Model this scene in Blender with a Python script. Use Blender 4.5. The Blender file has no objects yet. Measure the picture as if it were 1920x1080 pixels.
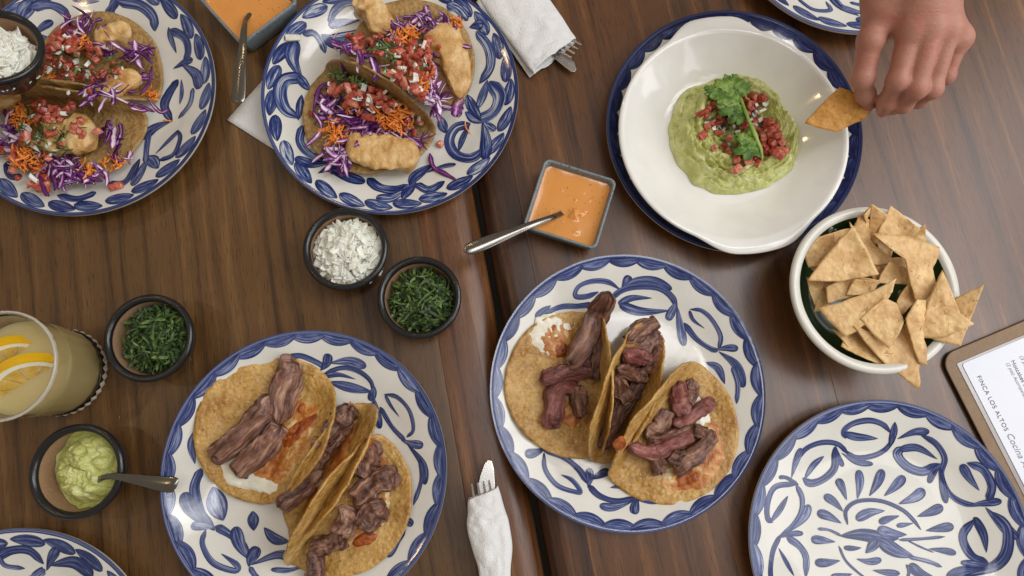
import bpy, bmesh, math, random
import numpy as np
from mathutils import Vector, Matrix, Euler, noise

# ------------------------------------------------------------------ camera, world, lights, exposure
SC = bpy.context.scene
COL = SC.collection
F, H, TX, TY = 1300.0, 0.7045, math.radians(10.54), math.radians(-1.04)
ROT = Matrix.Rotation(TY, 3, 'Y') @ Matrix.Rotation(TX, 3, 'X')
cam = bpy.data.cameras.new('camera'); camo = bpy.data.objects.new('camera', cam); COL.objects.link(camo)
camo.location = (0, 0, H); camo.rotation_euler = ROT.to_euler()
cam.sensor_width = 36; cam.lens = 36 * F / 1920; cam.clip_start = .01; cam.clip_end = 50
SC.camera = camo
W = bpy.data.worlds.new('World'); SC.world = W; W.use_nodes = True
W.node_tree.nodes['Background'].inputs[0].default_value = (1.0, .90, .78, 1)
W.node_tree.nodes['Background'].inputs[1].default_value = .30
SC.view_settings.view_transform = 'Standard'; SC.view_settings.look = 'None'
SC.view_settings.exposure = -.02; SC.view_settings.gamma = 1

def area(name, loc, target, sx, sy, power, col):
    l = bpy.data.lights.new(name, 'AREA'); l.shape = 'RECTANGLE'; l.size = sx; l.size_y = sy; l.energy = power; l.color = col
    o = bpy.data.objects.new(name, l); COL.objects.link(o); o.location = loc
    o.rotation_euler = (Vector(target) - Vector(loc)).to_track_quat('-Z', 'Y').to_euler()
    return o
area('roof_light', (1.72, .42, 2.3), (.4, .1, 0), .9, .8, 8.5, (.95, .97, 1.0))
# daylight from tall windows on the right, three panes; a roof light above; two warm bulbs on the left
for y in (-.62, .14, .90):
    area('window_light', (1.75, y, 1.60), (0, .1 + .6 * (y - .1), .75), .62, 2.2, 12.5, (.96, .97, 1.0))
for x in (.42, .68): area('roof_light', (x, .32, 2.3), (x * .7, .2, 0), .20, 1.3, 6.0, (.97, .97, 1.0))
for loc in ((-.95, .95, 1.5), (-1.1, .1, 1.6), (-.35, 1.3, 1.5)):
    l = bpy.data.lights.new('warm_bulb', 'POINT'); l.energy = 4.0; l.color = (1, .68, .36); l.shadow_soft_size = .035
    o = bpy.data.objects.new('warm_bulb', l); COL.objects.link(o); o.location = loc

# ------------------------------------------------------------------ helpers
RNG = random.Random(11)
def U(a, b): return RNG.uniform(a, b)
def P(px, py, z=0.0):
    d = ROT @ Vector((px - 960, 540 - py, -F)); k = (z - H) / d.z
    return Vector((d.x * k, d.y * k, z))
def scale(px, py, z=0.0): return (P(px + 1, py, z) - P(px, py, z)).length     # metres per pixel
def L(r, g, b):
    f = lambda c: (c / 255 / 12.92) if c <= 10 else ((c / 255 + .055) / 1.055) ** 2.4
    return (f(r), f(g), f(b), 1)

def tag(o, label=None, cat=None, group=None, kind=None):
    if label: o['label'] = label
    if cat: o['category'] = cat
    if group: o['group'] = group
    if kind: o['kind'] = kind
    return o
def thing(name, label, cat, loc, group=None):
    o = bpy.data.objects.new(name, None); COL.objects.link(o); o.location = loc; o.empty_display_size = .02
    return tag(o, label, cat, group)
def mesh(name, V, Fc, mat=None, smooth=True, st=None):
    me = bpy.data.meshes.new(name); me.from_pydata([tuple(v) for v in V], [], [tuple(f) for f in Fc])
    if smooth: me.polygons.foreach_set('use_smooth', [True] * len(me.polygons))
    if mat: me.materials.append(mat)
    if st is not None:
        at = me.attributes.new('st', 'FLOAT_VECTOR', 'POINT'); at.data.foreach_set('vector', np.asarray(st, 'f').ravel())
    me.update(); return me
def obj(name, V, Fc, mat, parent=None, smooth=True, st=None, world=True):
    if parent is not None and world:
        b = parent.matrix_basis.translation; V = [Vector(v) - b for v in V]
    o = bpy.data.objects.new(name, mesh(name, V, Fc, mat, smooth, st)); COL.objects.link(o)
    if parent is not None: o.parent = parent
    return o
def inst(name, me, parent, loc, rot=(0, 0, 0), sc=1.0):
    o = bpy.data.objects.new(name, me); COL.objects.link(o)
    o.parent = parent; o.location = Vector(loc) - (parent.location if parent else Vector())
    o.rotation_euler = rot; o.scale = (sc, sc, sc) if not hasattr(sc, '__len__') else sc
    return o
def solid(o, t, off=0.0, bev=0):
    m = o.modifiers.new('solid', 'SOLIDIFY'); m.thickness = t; m.offset = off; return o
def subd(o, n=1):
    m = o.modifiers.new('sub', 'SUBSURF'); m.levels = n; m.render_levels = n; return o
def grid_faces(n, m, closed=False):
    Fc = []
    for i in range(n - 1):
        for j in range(m if closed else m - 1):
            j2 = (j + 1) % m
            Fc.append((i * m + j, i * m + j2, (i + 1) * m + j2, (i + 1) * m + j))
    return Fc
def lathe(prof, c, n=96, rfun=None):
    """prof: (r, z) from the centre out; c: base centre"""
    V, Fc = [], []
    for r, z in prof:
        for k in range(n):
            a = 2 * math.pi * k / n; rr = r if rfun is None else rfun(r, z, a)
            V.append((c[0] + rr * math.cos(a), c[1] + rr * math.sin(a), c[2] + z))
    Fc = grid_faces(len(prof), n, True)
    if prof[0][0] < 1e-4: pass
    return V, Fc
def smooth_path(pts, n):
    """Catmull-Rom through pts (any dimension) -> n samples"""
    p = np.array([list(q) for q in pts], float)
    if len(p) == 2: t = np.linspace(0, 1, n)[:, None]; return p[0] * (1 - t) + p[1] * t
    q = np.vstack([2 * p[0] - p[1], p, 2 * p[-1] - p[-2]]); m = len(p) - 1; out = []
    for x in np.linspace(0, m - 1e-9, n):
        i = int(x); t = x - i; a, b, c, d = q[i:i + 4]
        out.append(.5 * (2 * b + (c - a) * t + (2 * a - 5 * b + 4 * c - d) * t * t + (3 * b - a - 3 * c + d) * t ** 3))
    return np.array(out)
def nz(x, y, z=0, f=1.0): return noise.noise(Vector((x * f, y * f, z * f)))

# ------------------------------------------------------------------ materials
class N:
    def __init__(s, name):
        s.m = bpy.data.materials.new(name); s.m.use_nodes = True; s.t = s.m.node_tree; s.n = s.t.nodes
        s.b = s.n['Principled BSDF']
    def new(s, k, **kw):
        x = s.n.new(k)
        for a, v in kw.items(): setattr(x, a, v)
        return x
    def link(s, a, b): s.t.links.new(a, b)
    def put(s, sock, v):
        if isinstance(v, bpy.types.NodeSocket): s.link(v, sock)
        else: sock.default_value = v
    def coord(s, kind='Object', sc=(1, 1, 1), rot=(0, 0, 0), loc=(0, 0, 0), vec=None):
        m = s.new('ShaderNodeMapping'); m.inputs['Scale'].default_value = sc; m.inputs['Rotation'].default_value = rot
        if isinstance(loc, bpy.types.NodeSocket): s.link(loc, m.inputs['Location'])
        else: m.inputs['Location'].default_value = loc
        s.link(vec if vec is not None else s.new('ShaderNodeTexCoord').outputs[kind], m.inputs['Vector']); return m.outputs[0]
    def attr(s, sc=(1, 1, 1)):
        a = s.new('ShaderNodeAttribute', attribute_name='st'); return a.outputs['Vector']
    def noise(s, vec, scale, det=3, rough=.55, dist=0):
        x = s.new('ShaderNodeTexNoise'); s.link(vec, x.inputs['Vector']); x.inputs['Scale'].default_value = scale
        x.inputs['Detail'].default_value = det; x.inputs['Roughness'].default_value = rough; x.inputs['Distortion'].default_value = dist
        return x.outputs[0]
    def voro(s, vec, scale, feat='F1'):
        x = s.new('ShaderNodeTexVoronoi', feature=feat); s.link(vec, x.inputs['Vector']); x.inputs['Scale'].default_value = scale
        return x.outputs['Distance']
    def ramp(s, fac, stops, interp='LINEAR'):
        r = s.new('ShaderNodeValToRGB'); e = r.color_ramp.elements; r.color_ramp.interpolation = interp
        while len(e) < len(stops): e.new(.5)
        for x, (p, c) in zip(e, stops): x.position = p; x.color = c if hasattr(c, '__len__') else (c, c, c, 1)
        s.put(r.inputs[0], fac); return r.outputs[0]
    def mix(s, a, b, f, mode='MIX'):
        x = s.new('ShaderNodeMix', data_type='RGBA', blend_type=mode)
        s.put(x.inputs[0], f); s.put(x.inputs[6], a); s.put(x.inputs[7], b); return x.outputs[2]
    def math(s, op, a, b=0.0, c=0.0):
        x = s.new('ShaderNodeMath', operation=op); s.put(x.inputs[0], a); s.put(x.inputs[1], b); s.put(x.inputs[2], c); return x.outputs[0]
    def sep(s, v): return s.new('ShaderNodeSeparateXYZ'), None
    def bump(s, h, strength=.3, dist=.001, nrm=None):
        x = s.new('ShaderNodeBump'); x.inputs['Strength'].default_value = strength; x.inputs['Distance'].default_value = dist
        s.link(h, x.inputs['Height'])
        if nrm is not None: s.link(nrm, x.inputs['Normal'])
        s.link(x.outputs[0], s.b.inputs['Normal']); return x.outputs[0]
    def set(s, col=None, rough=None, **kw):
        if col is not None: s.put(s.b.inputs['Base Color'], col)
        if rough is not None: s.put(s.b.inputs['Roughness'], rough)
        for k, v in kw.items(): s.put(s.b.inputs[k.replace('_', ' ')], v)
        return s
    def rnd(s): return s.new('ShaderNodeObjectInfo').outputs['Random']

def xyz(n, v):
    x = n.new('ShaderNodeSeparateXYZ'); n.link(v, x.inputs[0]); return x.outputs

def wood(name, dark, mid, light, seed, gloss=.36, grain=1.0, coat=0.0):
    n = N(name)
    c = n.coord('Object', (1, .055, 1), loc=(seed * 3.1, seed * 1.7, 0))
    warp = n.noise(n.coord('Object', (1, .12, 1), loc=(seed, 0, 0)), 7, 2)
    wv = n.new('ShaderNodeTexWave', bands_direction='X'); n.link(c, wv.inputs[0])
    wv.inputs['Scale'].default_value = 13 * grain; wv.inputs['Distortion'].default_value = 7; wv.inputs['Detail'].default_value = 3
    wv.inputs['Detail Scale'].default_value = 2.2; wv.inputs['Detail Roughness'].default_value = .6
    big = n.noise(c, 22, 5, .62, .8)
    med = n.noise(n.coord('Object', (1, .035, 1), loc=(0, seed, 0)), 190, 5, .7, .4)
    fine = n.noise(n.coord('Object', (1, .045, 1), loc=(0, seed, 0)), 1050, 4, .7)
    f = n.math('ADD', n.math('MULTIPLY', wv.outputs[1], .20), n.math('MULTIPLY', big, .40))
    f = n.math('ADD', f, n.math('MULTIPLY', med, .44))
    base = n.ramp(f, [(.33, dark), (.48, mid), (.58, mid), (.74, light)])
    pore = n.ramp(fine, [(.36, .22), (.45, 1.0), (.60, 1.0), (.70, 1.28)])
    base = n.mix(base, pore, .85, 'MULTIPLY')
    streak = n.ramp(n.noise(n.coord('Object', (1, .020, 1), loc=(seed, 2, 0)), 62, 4, .65, .6), [(.34, .55), (.40, 1.0)])
    base = n.mix(base, streak, .42, 'MULTIPLY')
    blot = n.ramp(warp, [(.3, .74), (.7, 1.12)])
    base = n.mix(base, blot, .8, 'MULTIPLY')
    smear = n.noise(n.coord('Object'), 5, 4, .6)
    rg = n.math('ADD', n.math('MULTIPLY', smear, .22), gloss - .11)
    n.set(base, rg, Specular_IOR_Level=.5, Coat_Weight=coat, Coat_Roughness=.34)
    h = n.math('ADD', n.math('MULTIPLY', fine, .6), n.math('MULTIPLY', n.noise(n.coord('Object'), 700, 2), .5))
    n.bump(h, .22, .0004)
    return n.m

M = {}
M['wood_left'] = wood('walnut_veneer', L(62, 39, 18), L(100, 69, 36), L(130, 94, 54), 1.0)
M['wood_left_edge'] = wood('walnut_lipping', L(58, 33, 18), L(108, 68, 38), L(150, 106, 66), 4.0, .32, .8)
M['wood_right'] = wood('walnut_veneer_pale', L(60, 35, 16), L(98, 61, 30), L(134, 89, 47), 7.0, .33, .8, .35)
M['wood_right_edge'] = wood('walnut_lipping_dark', L(40, 25, 17), L(74, 47, 31), L(108, 71, 47), 9.0, .32)

def glaze(name, col, rough=.10, spec=.5, bump=.03):
    n = N(name); v = n.noise(n.coord('Object'), 22, 3)
    c = n.mix(col, tuple(x * .90 for x in col[:3]) + (1,), n.ramp(v, [(.35, 0.0), (.7, 1.0)]))
    sp = n.ramp(n.voro(n.coord('Object'), 240), [(.0, 1.0), (.045, 1.0), (.06, 0.0)])
    pick = n.ramp(n.noise(n.coord('Object'), 60, 1), [(.62, 0.0), (.66, .6)])
    c = n.mix(c, tuple(x * .55 for x in col[:3]) + (1,), n.math('MULTIPLY', sp, pick))
    n.set(c, rough, Specular_IOR_Level=spec); n.bump(n.noise(n.coord('Object'), 55, 2), bump, .004); return n.m
M['plate'] = glaze('cream_glaze', (.77, .755, .69, 1))
M['bowl_white'] = glaze('white_glaze', (.86, .85, .80, 1), .08, .5, .015)
M['chip_bowl'] = glaze('ivory_glaze', (.72, .70, .62, 1), .16)
M['green'] = glaze('green_glaze', (.035, .065, .018, 1), .2)

def paint(name, streaky):
    n = N(name); st = n.new('ShaderNodeAttribute', attribute_name='st').outputs['Vector']
    X = xyz(n, st)
    cv = n.new('ShaderNodeCombineXYZ'); n.put(cv.inputs[0], n.math('MULTIPLY', X[0], 1.6)); n.put(cv.inputs[1], n.math('MULTIPLY', X[1], 6.5)); n.put(cv.inputs[2], n.math('MULTIPLY', X[2], 71.0))
    s = n.noise(cv.outputs[0], 1.0, 4, .62, .35)
    edge = n.math('ABSOLUTE', n.math('SUBTRACT', X[1], .5))
    edge = n.ramp(edge, [(.34, 0.0), (.5, 1.0)])
    ends = n.ramp(n.math('ABSOLUTE', n.math('SUBTRACT', X[0], .5)), [(.30, 0.0), (.5, 1.0)])
    f = n.math('SUBTRACT', s, n.math('MULTIPLY', edge, .12)); f = n.math('SUBTRACT', f, n.math('MULTIPLY', ends, .10))
    f = n.math('ADD', f, n.math('MULTIPLY', n.math('SUBTRACT', X[2], .5), .10))
    if streaky: stops = [(.36, L(26, 37, 88)), (.47, L(46, 62, 118)), (.56, L(98, 115, 160)), (.66, L(205, 206, 204))]
    elif streaky is None: stops = [(.36, L(20, 26, 58)), (.52, L(34, 44, 84)), (.66, L(62, 74, 116)), (.8, L(120, 128, 158))]
    else: stops = [(.33, L(30, 40, 82)), (.46, L(54, 66, 114)), (.57, L(94, 106, 150)), (.70, L(160, 166, 188))]
    n.set(n.ramp(f, stops), .11, Specular_IOR_Level=.5); n.bump(n.noise(n.coord('Object'), 55, 2), .03, .004); return n.m
M['paint'] = paint('cobalt_brushwork', False)
M['paint_navy'] = paint('navy_brushwork', None)
M['paint_streaky'] = paint('cobalt_dry_brush', True)

def tortilla_mat(name, a, b, rough, oil, toast=.5, sp_=.7, bm=.8):
    n = N(name); co = n.coord('Object')
    big = n.noise(co, 38, 4, .6); fine = n.noise(co, 330, 4, .6); blis = n.voro(co, 170)
    c = n.mix(a, b, n.ramp(big, [(.34, 0.0), (.66, 1.0)]))
    c = n.mix(c, n.ramp(fine, [(.32, .55), (.58, 1.12)]), sp_, 'MULTIPLY')
    med = n.noise(co, 95, 4, .65, .5); c = n.mix(c, n.ramp(med, [(.34, .70), (.5, 1.0), (.66, 1.18)]), sp_, 'MULTIPLY')
    sp = n.ramp(n.noise(co, 260, 2, .5), [(.66, 0.0), (.72, 1.0)])
    c = n.mix(c, L(98, 62, 28), n.math('MULTIPLY', sp, toast))
    br = n.ramp(n.noise(co, 26, 3, .6, .6), [(.53, 0.0), (.68, .85)])
    c = n.mix(c, L(146, 92, 38), n.math('MULTIPLY', br, toast))
    n.set(c, n.ramp(big, [(.35, rough - oil), (.6, rough)]) if oil else rough, Specular_IOR_Level=.45)
    h = n.math('ADD', n.math('MULTIPLY', n.ramp(blis, [(0, 1.0), (.6, 0.0)]), .5), n.math('MULTIPLY', n.noise(co, 120, 4, .65, .4), 1.1))
    n.bump(h, bm, .0024); return n.m
M['tortilla_oily'] = tortilla_mat('corn_tortilla_griddled', L(180, 134, 64), L(212, 172, 104), .40, .24, .6, .45, .8)
M['tortilla_dry'] = tortilla_mat('corn_tortilla_soft', L(164, 128, 74), L(186, 152, 96), .55, .12, .35)
M['chip'] = tortilla_mat('fried_corn_chip', L(206, 158, 98), L(236, 200, 140), .46, .0, .5, .2, .42)
M['chip_toasted'] = tortilla_mat('fried_corn_chip_dark', L(202, 138, 54), L(216, 160, 76), .5, 0, .4, .4, .6)

def food(name, stops, sc, rough=.4, bumps=(.4, .001, 300), sss=0.0, stretch=None, spec=.5, rand=0.0):
    n = N(name); co = n.coord('Object') if stretch is None else n.coord(vec=n.attr(), sc=stretch)
    f = n.noise(co, sc, 4, .62, .3)
    if rand: f = n.math('ADD', f, n.math('MULTIPLY', n.math('SUBTRACT', n.rnd(), .5), rand))
    n.set(n.ramp(f, stops), rough, Specular_IOR_Level=spec)
    if sss: n.b.inputs['Subsurface Weight'].default_value = sss; n.b.inputs['Subsurface Radius'].default_value = (.004, .002, .001); n.b.inputs['Subsurface Scale'].default_value = 1.0
    if bumps: n.bump(n.noise(co, bumps[2], 4, .65, .3), bumps[0], bumps[1])
    return n.m
M['meat'] = food('grilled_beef', [(.30, L(50, 29, 21)), (.43, L(98, 63, 49)), (.55, L(140, 98, 80)), (.68, L(190, 150, 126))], 1.0, .33, (1.0, .003, 1.6), 0, (2.2, 15, 9), .55, .12)
M['meat_pink'] = food('rare_beef', [(.30, L(72, 34, 28)), (.46, L(122, 65, 58)), (.60, L(154, 92, 82)), (.74, L(186, 136, 118))], 1.0, .32, (1.0, .0028, 1.6), 0, (2.2, 15, 9), .55, .1)
M['fish'] = food('fried_batter', [(.30, L(176, 124, 64)), (.48, L(212, 168, 104)), (.66, L(232, 200, 146))], 60, .32, (.8, .0022, 190), 0, None, .5, .05)
M['tomato'] = food('tomato_flesh', [(.3, L(146, 52, 38)), (.5, L(186, 88, 68)), (.72, L(216, 148, 122))], 170, .18, (.3, .001, 260), .12, None, .5, .25)
M['onion'] = food('white_onion', [(.3, L(222, 220, 200)), (.55, L(240, 239, 228)), (.75, L(250, 249, 243))], 120, .24, (.3, .0008, 200), .25, None, .5, .1)
M['carrot'] = food('grated_carrot', [(.3, L(214, 104, 28)), (.5, L(238, 138, 50)), (.7, L(250, 176, 96))], 200, .42, None, .1, None, .4, .2)
M['cilantro'] = food('cilantro_leaf', [(.3, L(28, 46, 20)), (.5, L(60, 86, 36)), (.72, L(108, 132, 66))], 140, .45, (.4, .001, 300), 0, None, .4, .42)
M['sprig'] = food('cilantro_sprig_leaf', [(.3, L(54, 88, 22)), (.5, L(88, 124, 40)), (.72, L(150, 176, 88))], 130, .42, (.6, .0012, 220), 0, None, .4, .2)
M['stem'] = food('green_stem', [(.3, L(110, 150, 50)), (.7, L(158, 186, 84))], 90, .35, None, .1)
M['guac'] = food('avocado_mash', [(.3, L(168, 170, 90)), (.5, L(196, 198, 120)), (.68, L(220, 220, 160))], 70, .2, (.9, .003, 130), .1, None, .5)
M['cheese'] = food('browned_cheese', [(.28, L(122, 56, 18)), (.42, L(176, 100, 40)), (.54, L(200, 138, 70)), (.64, L(224, 192, 136)), (.74, L(238, 226, 192))], 75, .33, (.8, .0018, 190), 0, None, .5)
M['char'] = food('charred_cheese', [(.3, L(112, 40, 12)), (.5, L(160, 78, 26)), (.7, L(186, 110, 50))], 110, .3, (.8, .0014, 260))
M['cream'] = food('melted_white_cheese', [(.3, L(226, 218, 194)), (.7, L(244, 240, 226))], 60, .3, (.4, .001, 120), .2)
M['redsauce'] = food('dark_red_salsa', [(.3, L(84, 14, 14)), (.6, L(132, 28, 20))], 200, .12, (.6, .0012, 260), .1)
n = N('red_cabbage'); X = xyz(n, n.new('ShaderNodeAttribute', attribute_name='st').outputs['Vector'])
e = n.math('ABSOLUTE', n.math('SUBTRACT', X[1], .5)); fz = n.noise(n.coord('Object'), 130, 3)
e = n.math('ADD', e, n.math('MULTIPLY', n.math('SUBTRACT', fz, .5), .55)); e = n.math('ADD', e, n.math('MULTIPLY', n.math('SUBTRACT', n.rnd(), .42), .62))
n.set(n.ramp(e, [(.02, L(232, 214, 226)), (.16, L(176, 118, 172)), (.26, L(124, 46, 130)), (.5, L(80, 22, 88))]), .3, Specular_IOR_Level=.5); M['cabbage'] = n.m

def plain(name, col, rough=.5, metal=0, var=.12, sc=40, bump=0, bsc=300, **kw):
    n = N(name); f = n.noise(n.coord('Object'), sc, 4)
    c = n.mix(tuple(x * (1 - var) for x in col[:3]) + (1,), tuple(min(1, x * (1 + var)) for x in col[:3]) + (1,), f)
    n.set(c, rough, Metallic=metal, **kw)
    if bump: n.bump(n.noise(n.coord('Object'), bsc, 3), bump, .001)
    return n.m
M['steel'] = plain('stainless_steel', (.22, .205, .18, 1), .2, 1, .1, 90)
M['cutlery'] = plain('bright_cutlery_steel', (.62, .60, .57, 1), .25, 1, .1, 90)
M['steel_dark'] = plain('tarnished_steel', (.16, .15, .13, 1), .35, 1)
M['black'] = plain('black_glaze', (.012, .012, .013, 1), .2, 0, .3, 50, .05, 90)
M['tan'] = None
n = N('terracotta_inside'); c = n.mix(L(150, 118, 88), L(172, 138, 106), n.noise(n.coord('Object'), 45, 4))
c = n.mix(c, L(206, 178, 146), n.ramp(n.noise(n.coord('Object'), 420, 2), [(.64, 0.0), (.7, .7)])); n.set(c, .45); n.bump(n.noise(n.coord('Object'), 320, 3), .25, .0008); M['tan'] = n.m
n = N('speckled_stoneware'); c = n.mix(L(104, 114, 118), L(134, 144, 147), n.noise(n.coord('Object'), 60, 4))
c = n.mix(c, L(44, 46, 48), n.ramp(n.noise(n.coord('Object'), 560, 2, .5), [(.60, 0.0), (.66, .85)])); n.set(c, .34); n.bump(n.noise(n.coord('Object'), 300, 3), .3, .0008); M['stone'] = n.m
n = N('chipotle_cream'); c = n.mix(L(212, 140, 66), L(224, 156, 84), n.noise(n.coord('Object'), 30, 3))
c = n.mix(c, L(160, 84, 28), n.ramp(n.noise(n.coord('Object'), 330, 1, .5), [(.68, 0.0), (.73, .75)])); n.set(c, .18, Specular_IOR_Level=.5); n.bump(n.noise(n.coord('Object'), 40, 2), .15, .002); M['sauce'] = n.m
n = N('embossed_paper'); n.set(n.mix((.74, .74, .73, 1), (.84, .84, .83, 1), n.noise(n.coord('Object'), 30, 4)), .8)
n.bump(n.math('ADD', n.noise(n.coord('Object'), 620, 2), n.math('MULTIPLY', n.noise(n.coord('Object'), 60, 4, .6, .6), 2.0)), .55, .0016); M['napkin'] = n.m
n = N('hardboard'); c = n.mix(L(126, 100, 72), L(154, 126, 94), n.noise(n.coord('Object'), 90, 5, .7)); c = n.mix(c, n.ramp(n.noise(n.coord('Object'), 900, 2), [(.35, .7), (.55, 1.0)]), .6, 'MULTIPLY'); n.set(c, .6); M['board'] = n.m
M['board_edge'] = plain('hardboard_edge', (.03, .018, .012, 1), .7)
M['paper'] = plain('white_paper', (.80, .83, .90, 1), .55, 0, .02)
M['sleeve'] = plain('plastic_sleeve', (.40, .37, .36, 1), .12, 0, .1)
M['ink'] = plain('grey_ink', L(96, 92, 100), .7)
M['ink_pale'] = plain('pale_ink', L(140, 138, 148), .7)
M['white_paint'] = plain('white_slip', (.7, .7, .62, 1), .3)
n = N('skin'); co = n.coord('Object'); c = n.mix(L(160, 106, 88), L(192, 138, 118), n.noise(co, 34, 4)); c = n.mix(c, L(178, 94, 82), n.ramp(n.noise(co, 52, 3), [(.48, 0.0), (.70, .4)]))
n.set(c, .45, Specular_IOR_Level=.4); n.b.inputs['Subsurface Weight'].default_value = .15; n.b.inputs['Subsurface Radius'].default_value = (.006, .002, .001); n.b.inputs['Subsurface Scale'].default_value = 1.0
n.bump(n.math('ADD', n.noise(co, 420, 4, .7), n.math('MULTIPLY', n.noise(n.coord('Object', (.35, 1.6, 1)), 210, 3, .6, .6), 1.2)), .42, .0010); M['skin'] = n.m
M['nail'] = plain('fingernail', L(206, 158, 146), .25)
n = N('clear_glass'); n.set((.97, .97, .95, 1), .02); n.b.inputs['Transmission Weight'].default_value = 1; n.b.inputs['IOR'].default_value = 1.45; M['glass'] = n.m
n = N('lemonade'); n.set(n.mix(L(234, 212, 142), L(242, 226, 172), n.noise(n.coord('Object'), 40, 3)), .08); n.b.inputs['Transmission Weight'].default_value = .36; n.b.inputs['IOR'].default_value = 1.33; n.b.inputs['Subsurface Weight'].default_value = .3; n.b.inputs['Subsurface Radius'].default_value = (.02, .017, .01); n.b.inputs['Subsurface Scale'].default_value = 1.0; M['lemonade'] = n.m
M['rind'] = plain('lemon_rind', L(236, 186, 14), .35, 0, .1, 60, .4, 700)
M['pith'] = plain('lemon_pith', L(238, 232, 206), .6)
M['flesh'] = food('lemon_flesh', [(.3, L(206, 160, 50)), (.7, L(232, 200, 110))], 120, .2, (.4, .001, 200), .3)
n = N('cut_glass'); n.set((.66, .60, .48, 1), .18); n.b.inputs['Transmission Weight'].default_value = .3; M['cut_glass'] = n.m
M['sugar'] = plain('sugar_rim', (.66, .60, .48, 1), .5, 0, .3, 500, .8, 900)
M['floor'] = plain('dark_floor', (.03, .025, .02, 1), .8)
# ------------------------------------------------------------------ floor and the two table tops
V = [(-1.5, -1.5, -.75), (1.5, -1.5, -.75), (1.5, 1.5, -.75), (-1.5, 1.5, -.75)]
tag(obj('floor', V, [(0, 1, 2, 3)], M['floor']), kind='structure')
SA, SB = P(895, 370), P(1020, 1037)
AX = (SA - SB).normalized(); NX = Vector((AX.y, -AX.x, 0))            # along the seam (away), across it (right)
def plank(parent, x0, x1, mat, left_round, right_round, yaw=0.0, y0=-.75, y1=.95):
    """a board: bullnosed where asked; local frame has Y along the grain"""
    T = .035; prof = []
    def corner(x, sgn, r, zb):
        if r <= .0006: return [(x, 0)]
        return [(x - sgn * r * (1 - math.sin(a)) , -r * .8 * (1 - math.cos(a))) for a in [math.pi / 2 * k / 10 for k in range(11)]]
    top = [(x0 + left_round * (1 - math.sin(a)), -left_round * .85 * (1 - math.cos(a))) for a in [math.pi / 2 * (10 - k) / 10 for k in range(11)]] if left_round else [(x0, 0)]
    top += [(x1 - right_round * (1 - math.sin(a)), -right_round * .85 * (1 - math.cos(a))) for a in [math.pi / 2 * k / 10 for k in range(11)]] if right_round else [(x1, 0)]
    prof = top + [(x1, -T), (x0, -T)]
    k = len(prof); V = [(x, y, z) for y in (y0, y1) for x, z in prof]
    Fc = [(i, (i + 1) % k, k + (i + 1) % k, k + i) for i in range(k)] + [tuple(range(k))[::-1], tuple(range(k, 2 * k))]
    me = mesh('plank', V, Fc, mat, True)
    o = bpy.data.objects.new('plank', me); COL.objects.link(o); o.parent = parent
    o.location = SB - parent.location; o.rotation_euler = (0, 0, math.atan2(AX.y, AX.x) - math.pi / 2 + yaw)
    m = o.modifiers.new('edge', 'EDGE_SPLIT'); m.split_angle = math.radians(50)
    return o
tl = thing('table', 'left brown wooden table whose rounded edge borders the dark gap', 'table', (-.4, .1, 0))
for x0, x1 in ((-.95, -.62), (-.6198, -.315), (-.3148, -.066)): plank(tl, x0, x1, M['wood_left'], .0003, .0003)
plank(tl, -.0658, -.0032, M['wood_left_edge'], .0003, .026)
tr = thing('table', 'greyish brown wooden table under the menu and the chip bowl, right of the dark gap', 'table', (.4, .1, 0))
plank(tr, .0032, .043, M['wood_right_edge'], .020, .0003)
for x0, x1 in ((.0432, .32), (.3202, .66), (.6602, 1.05)): plank(tr, x0, x1, M['wood_right'], .0003, .0003)

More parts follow.
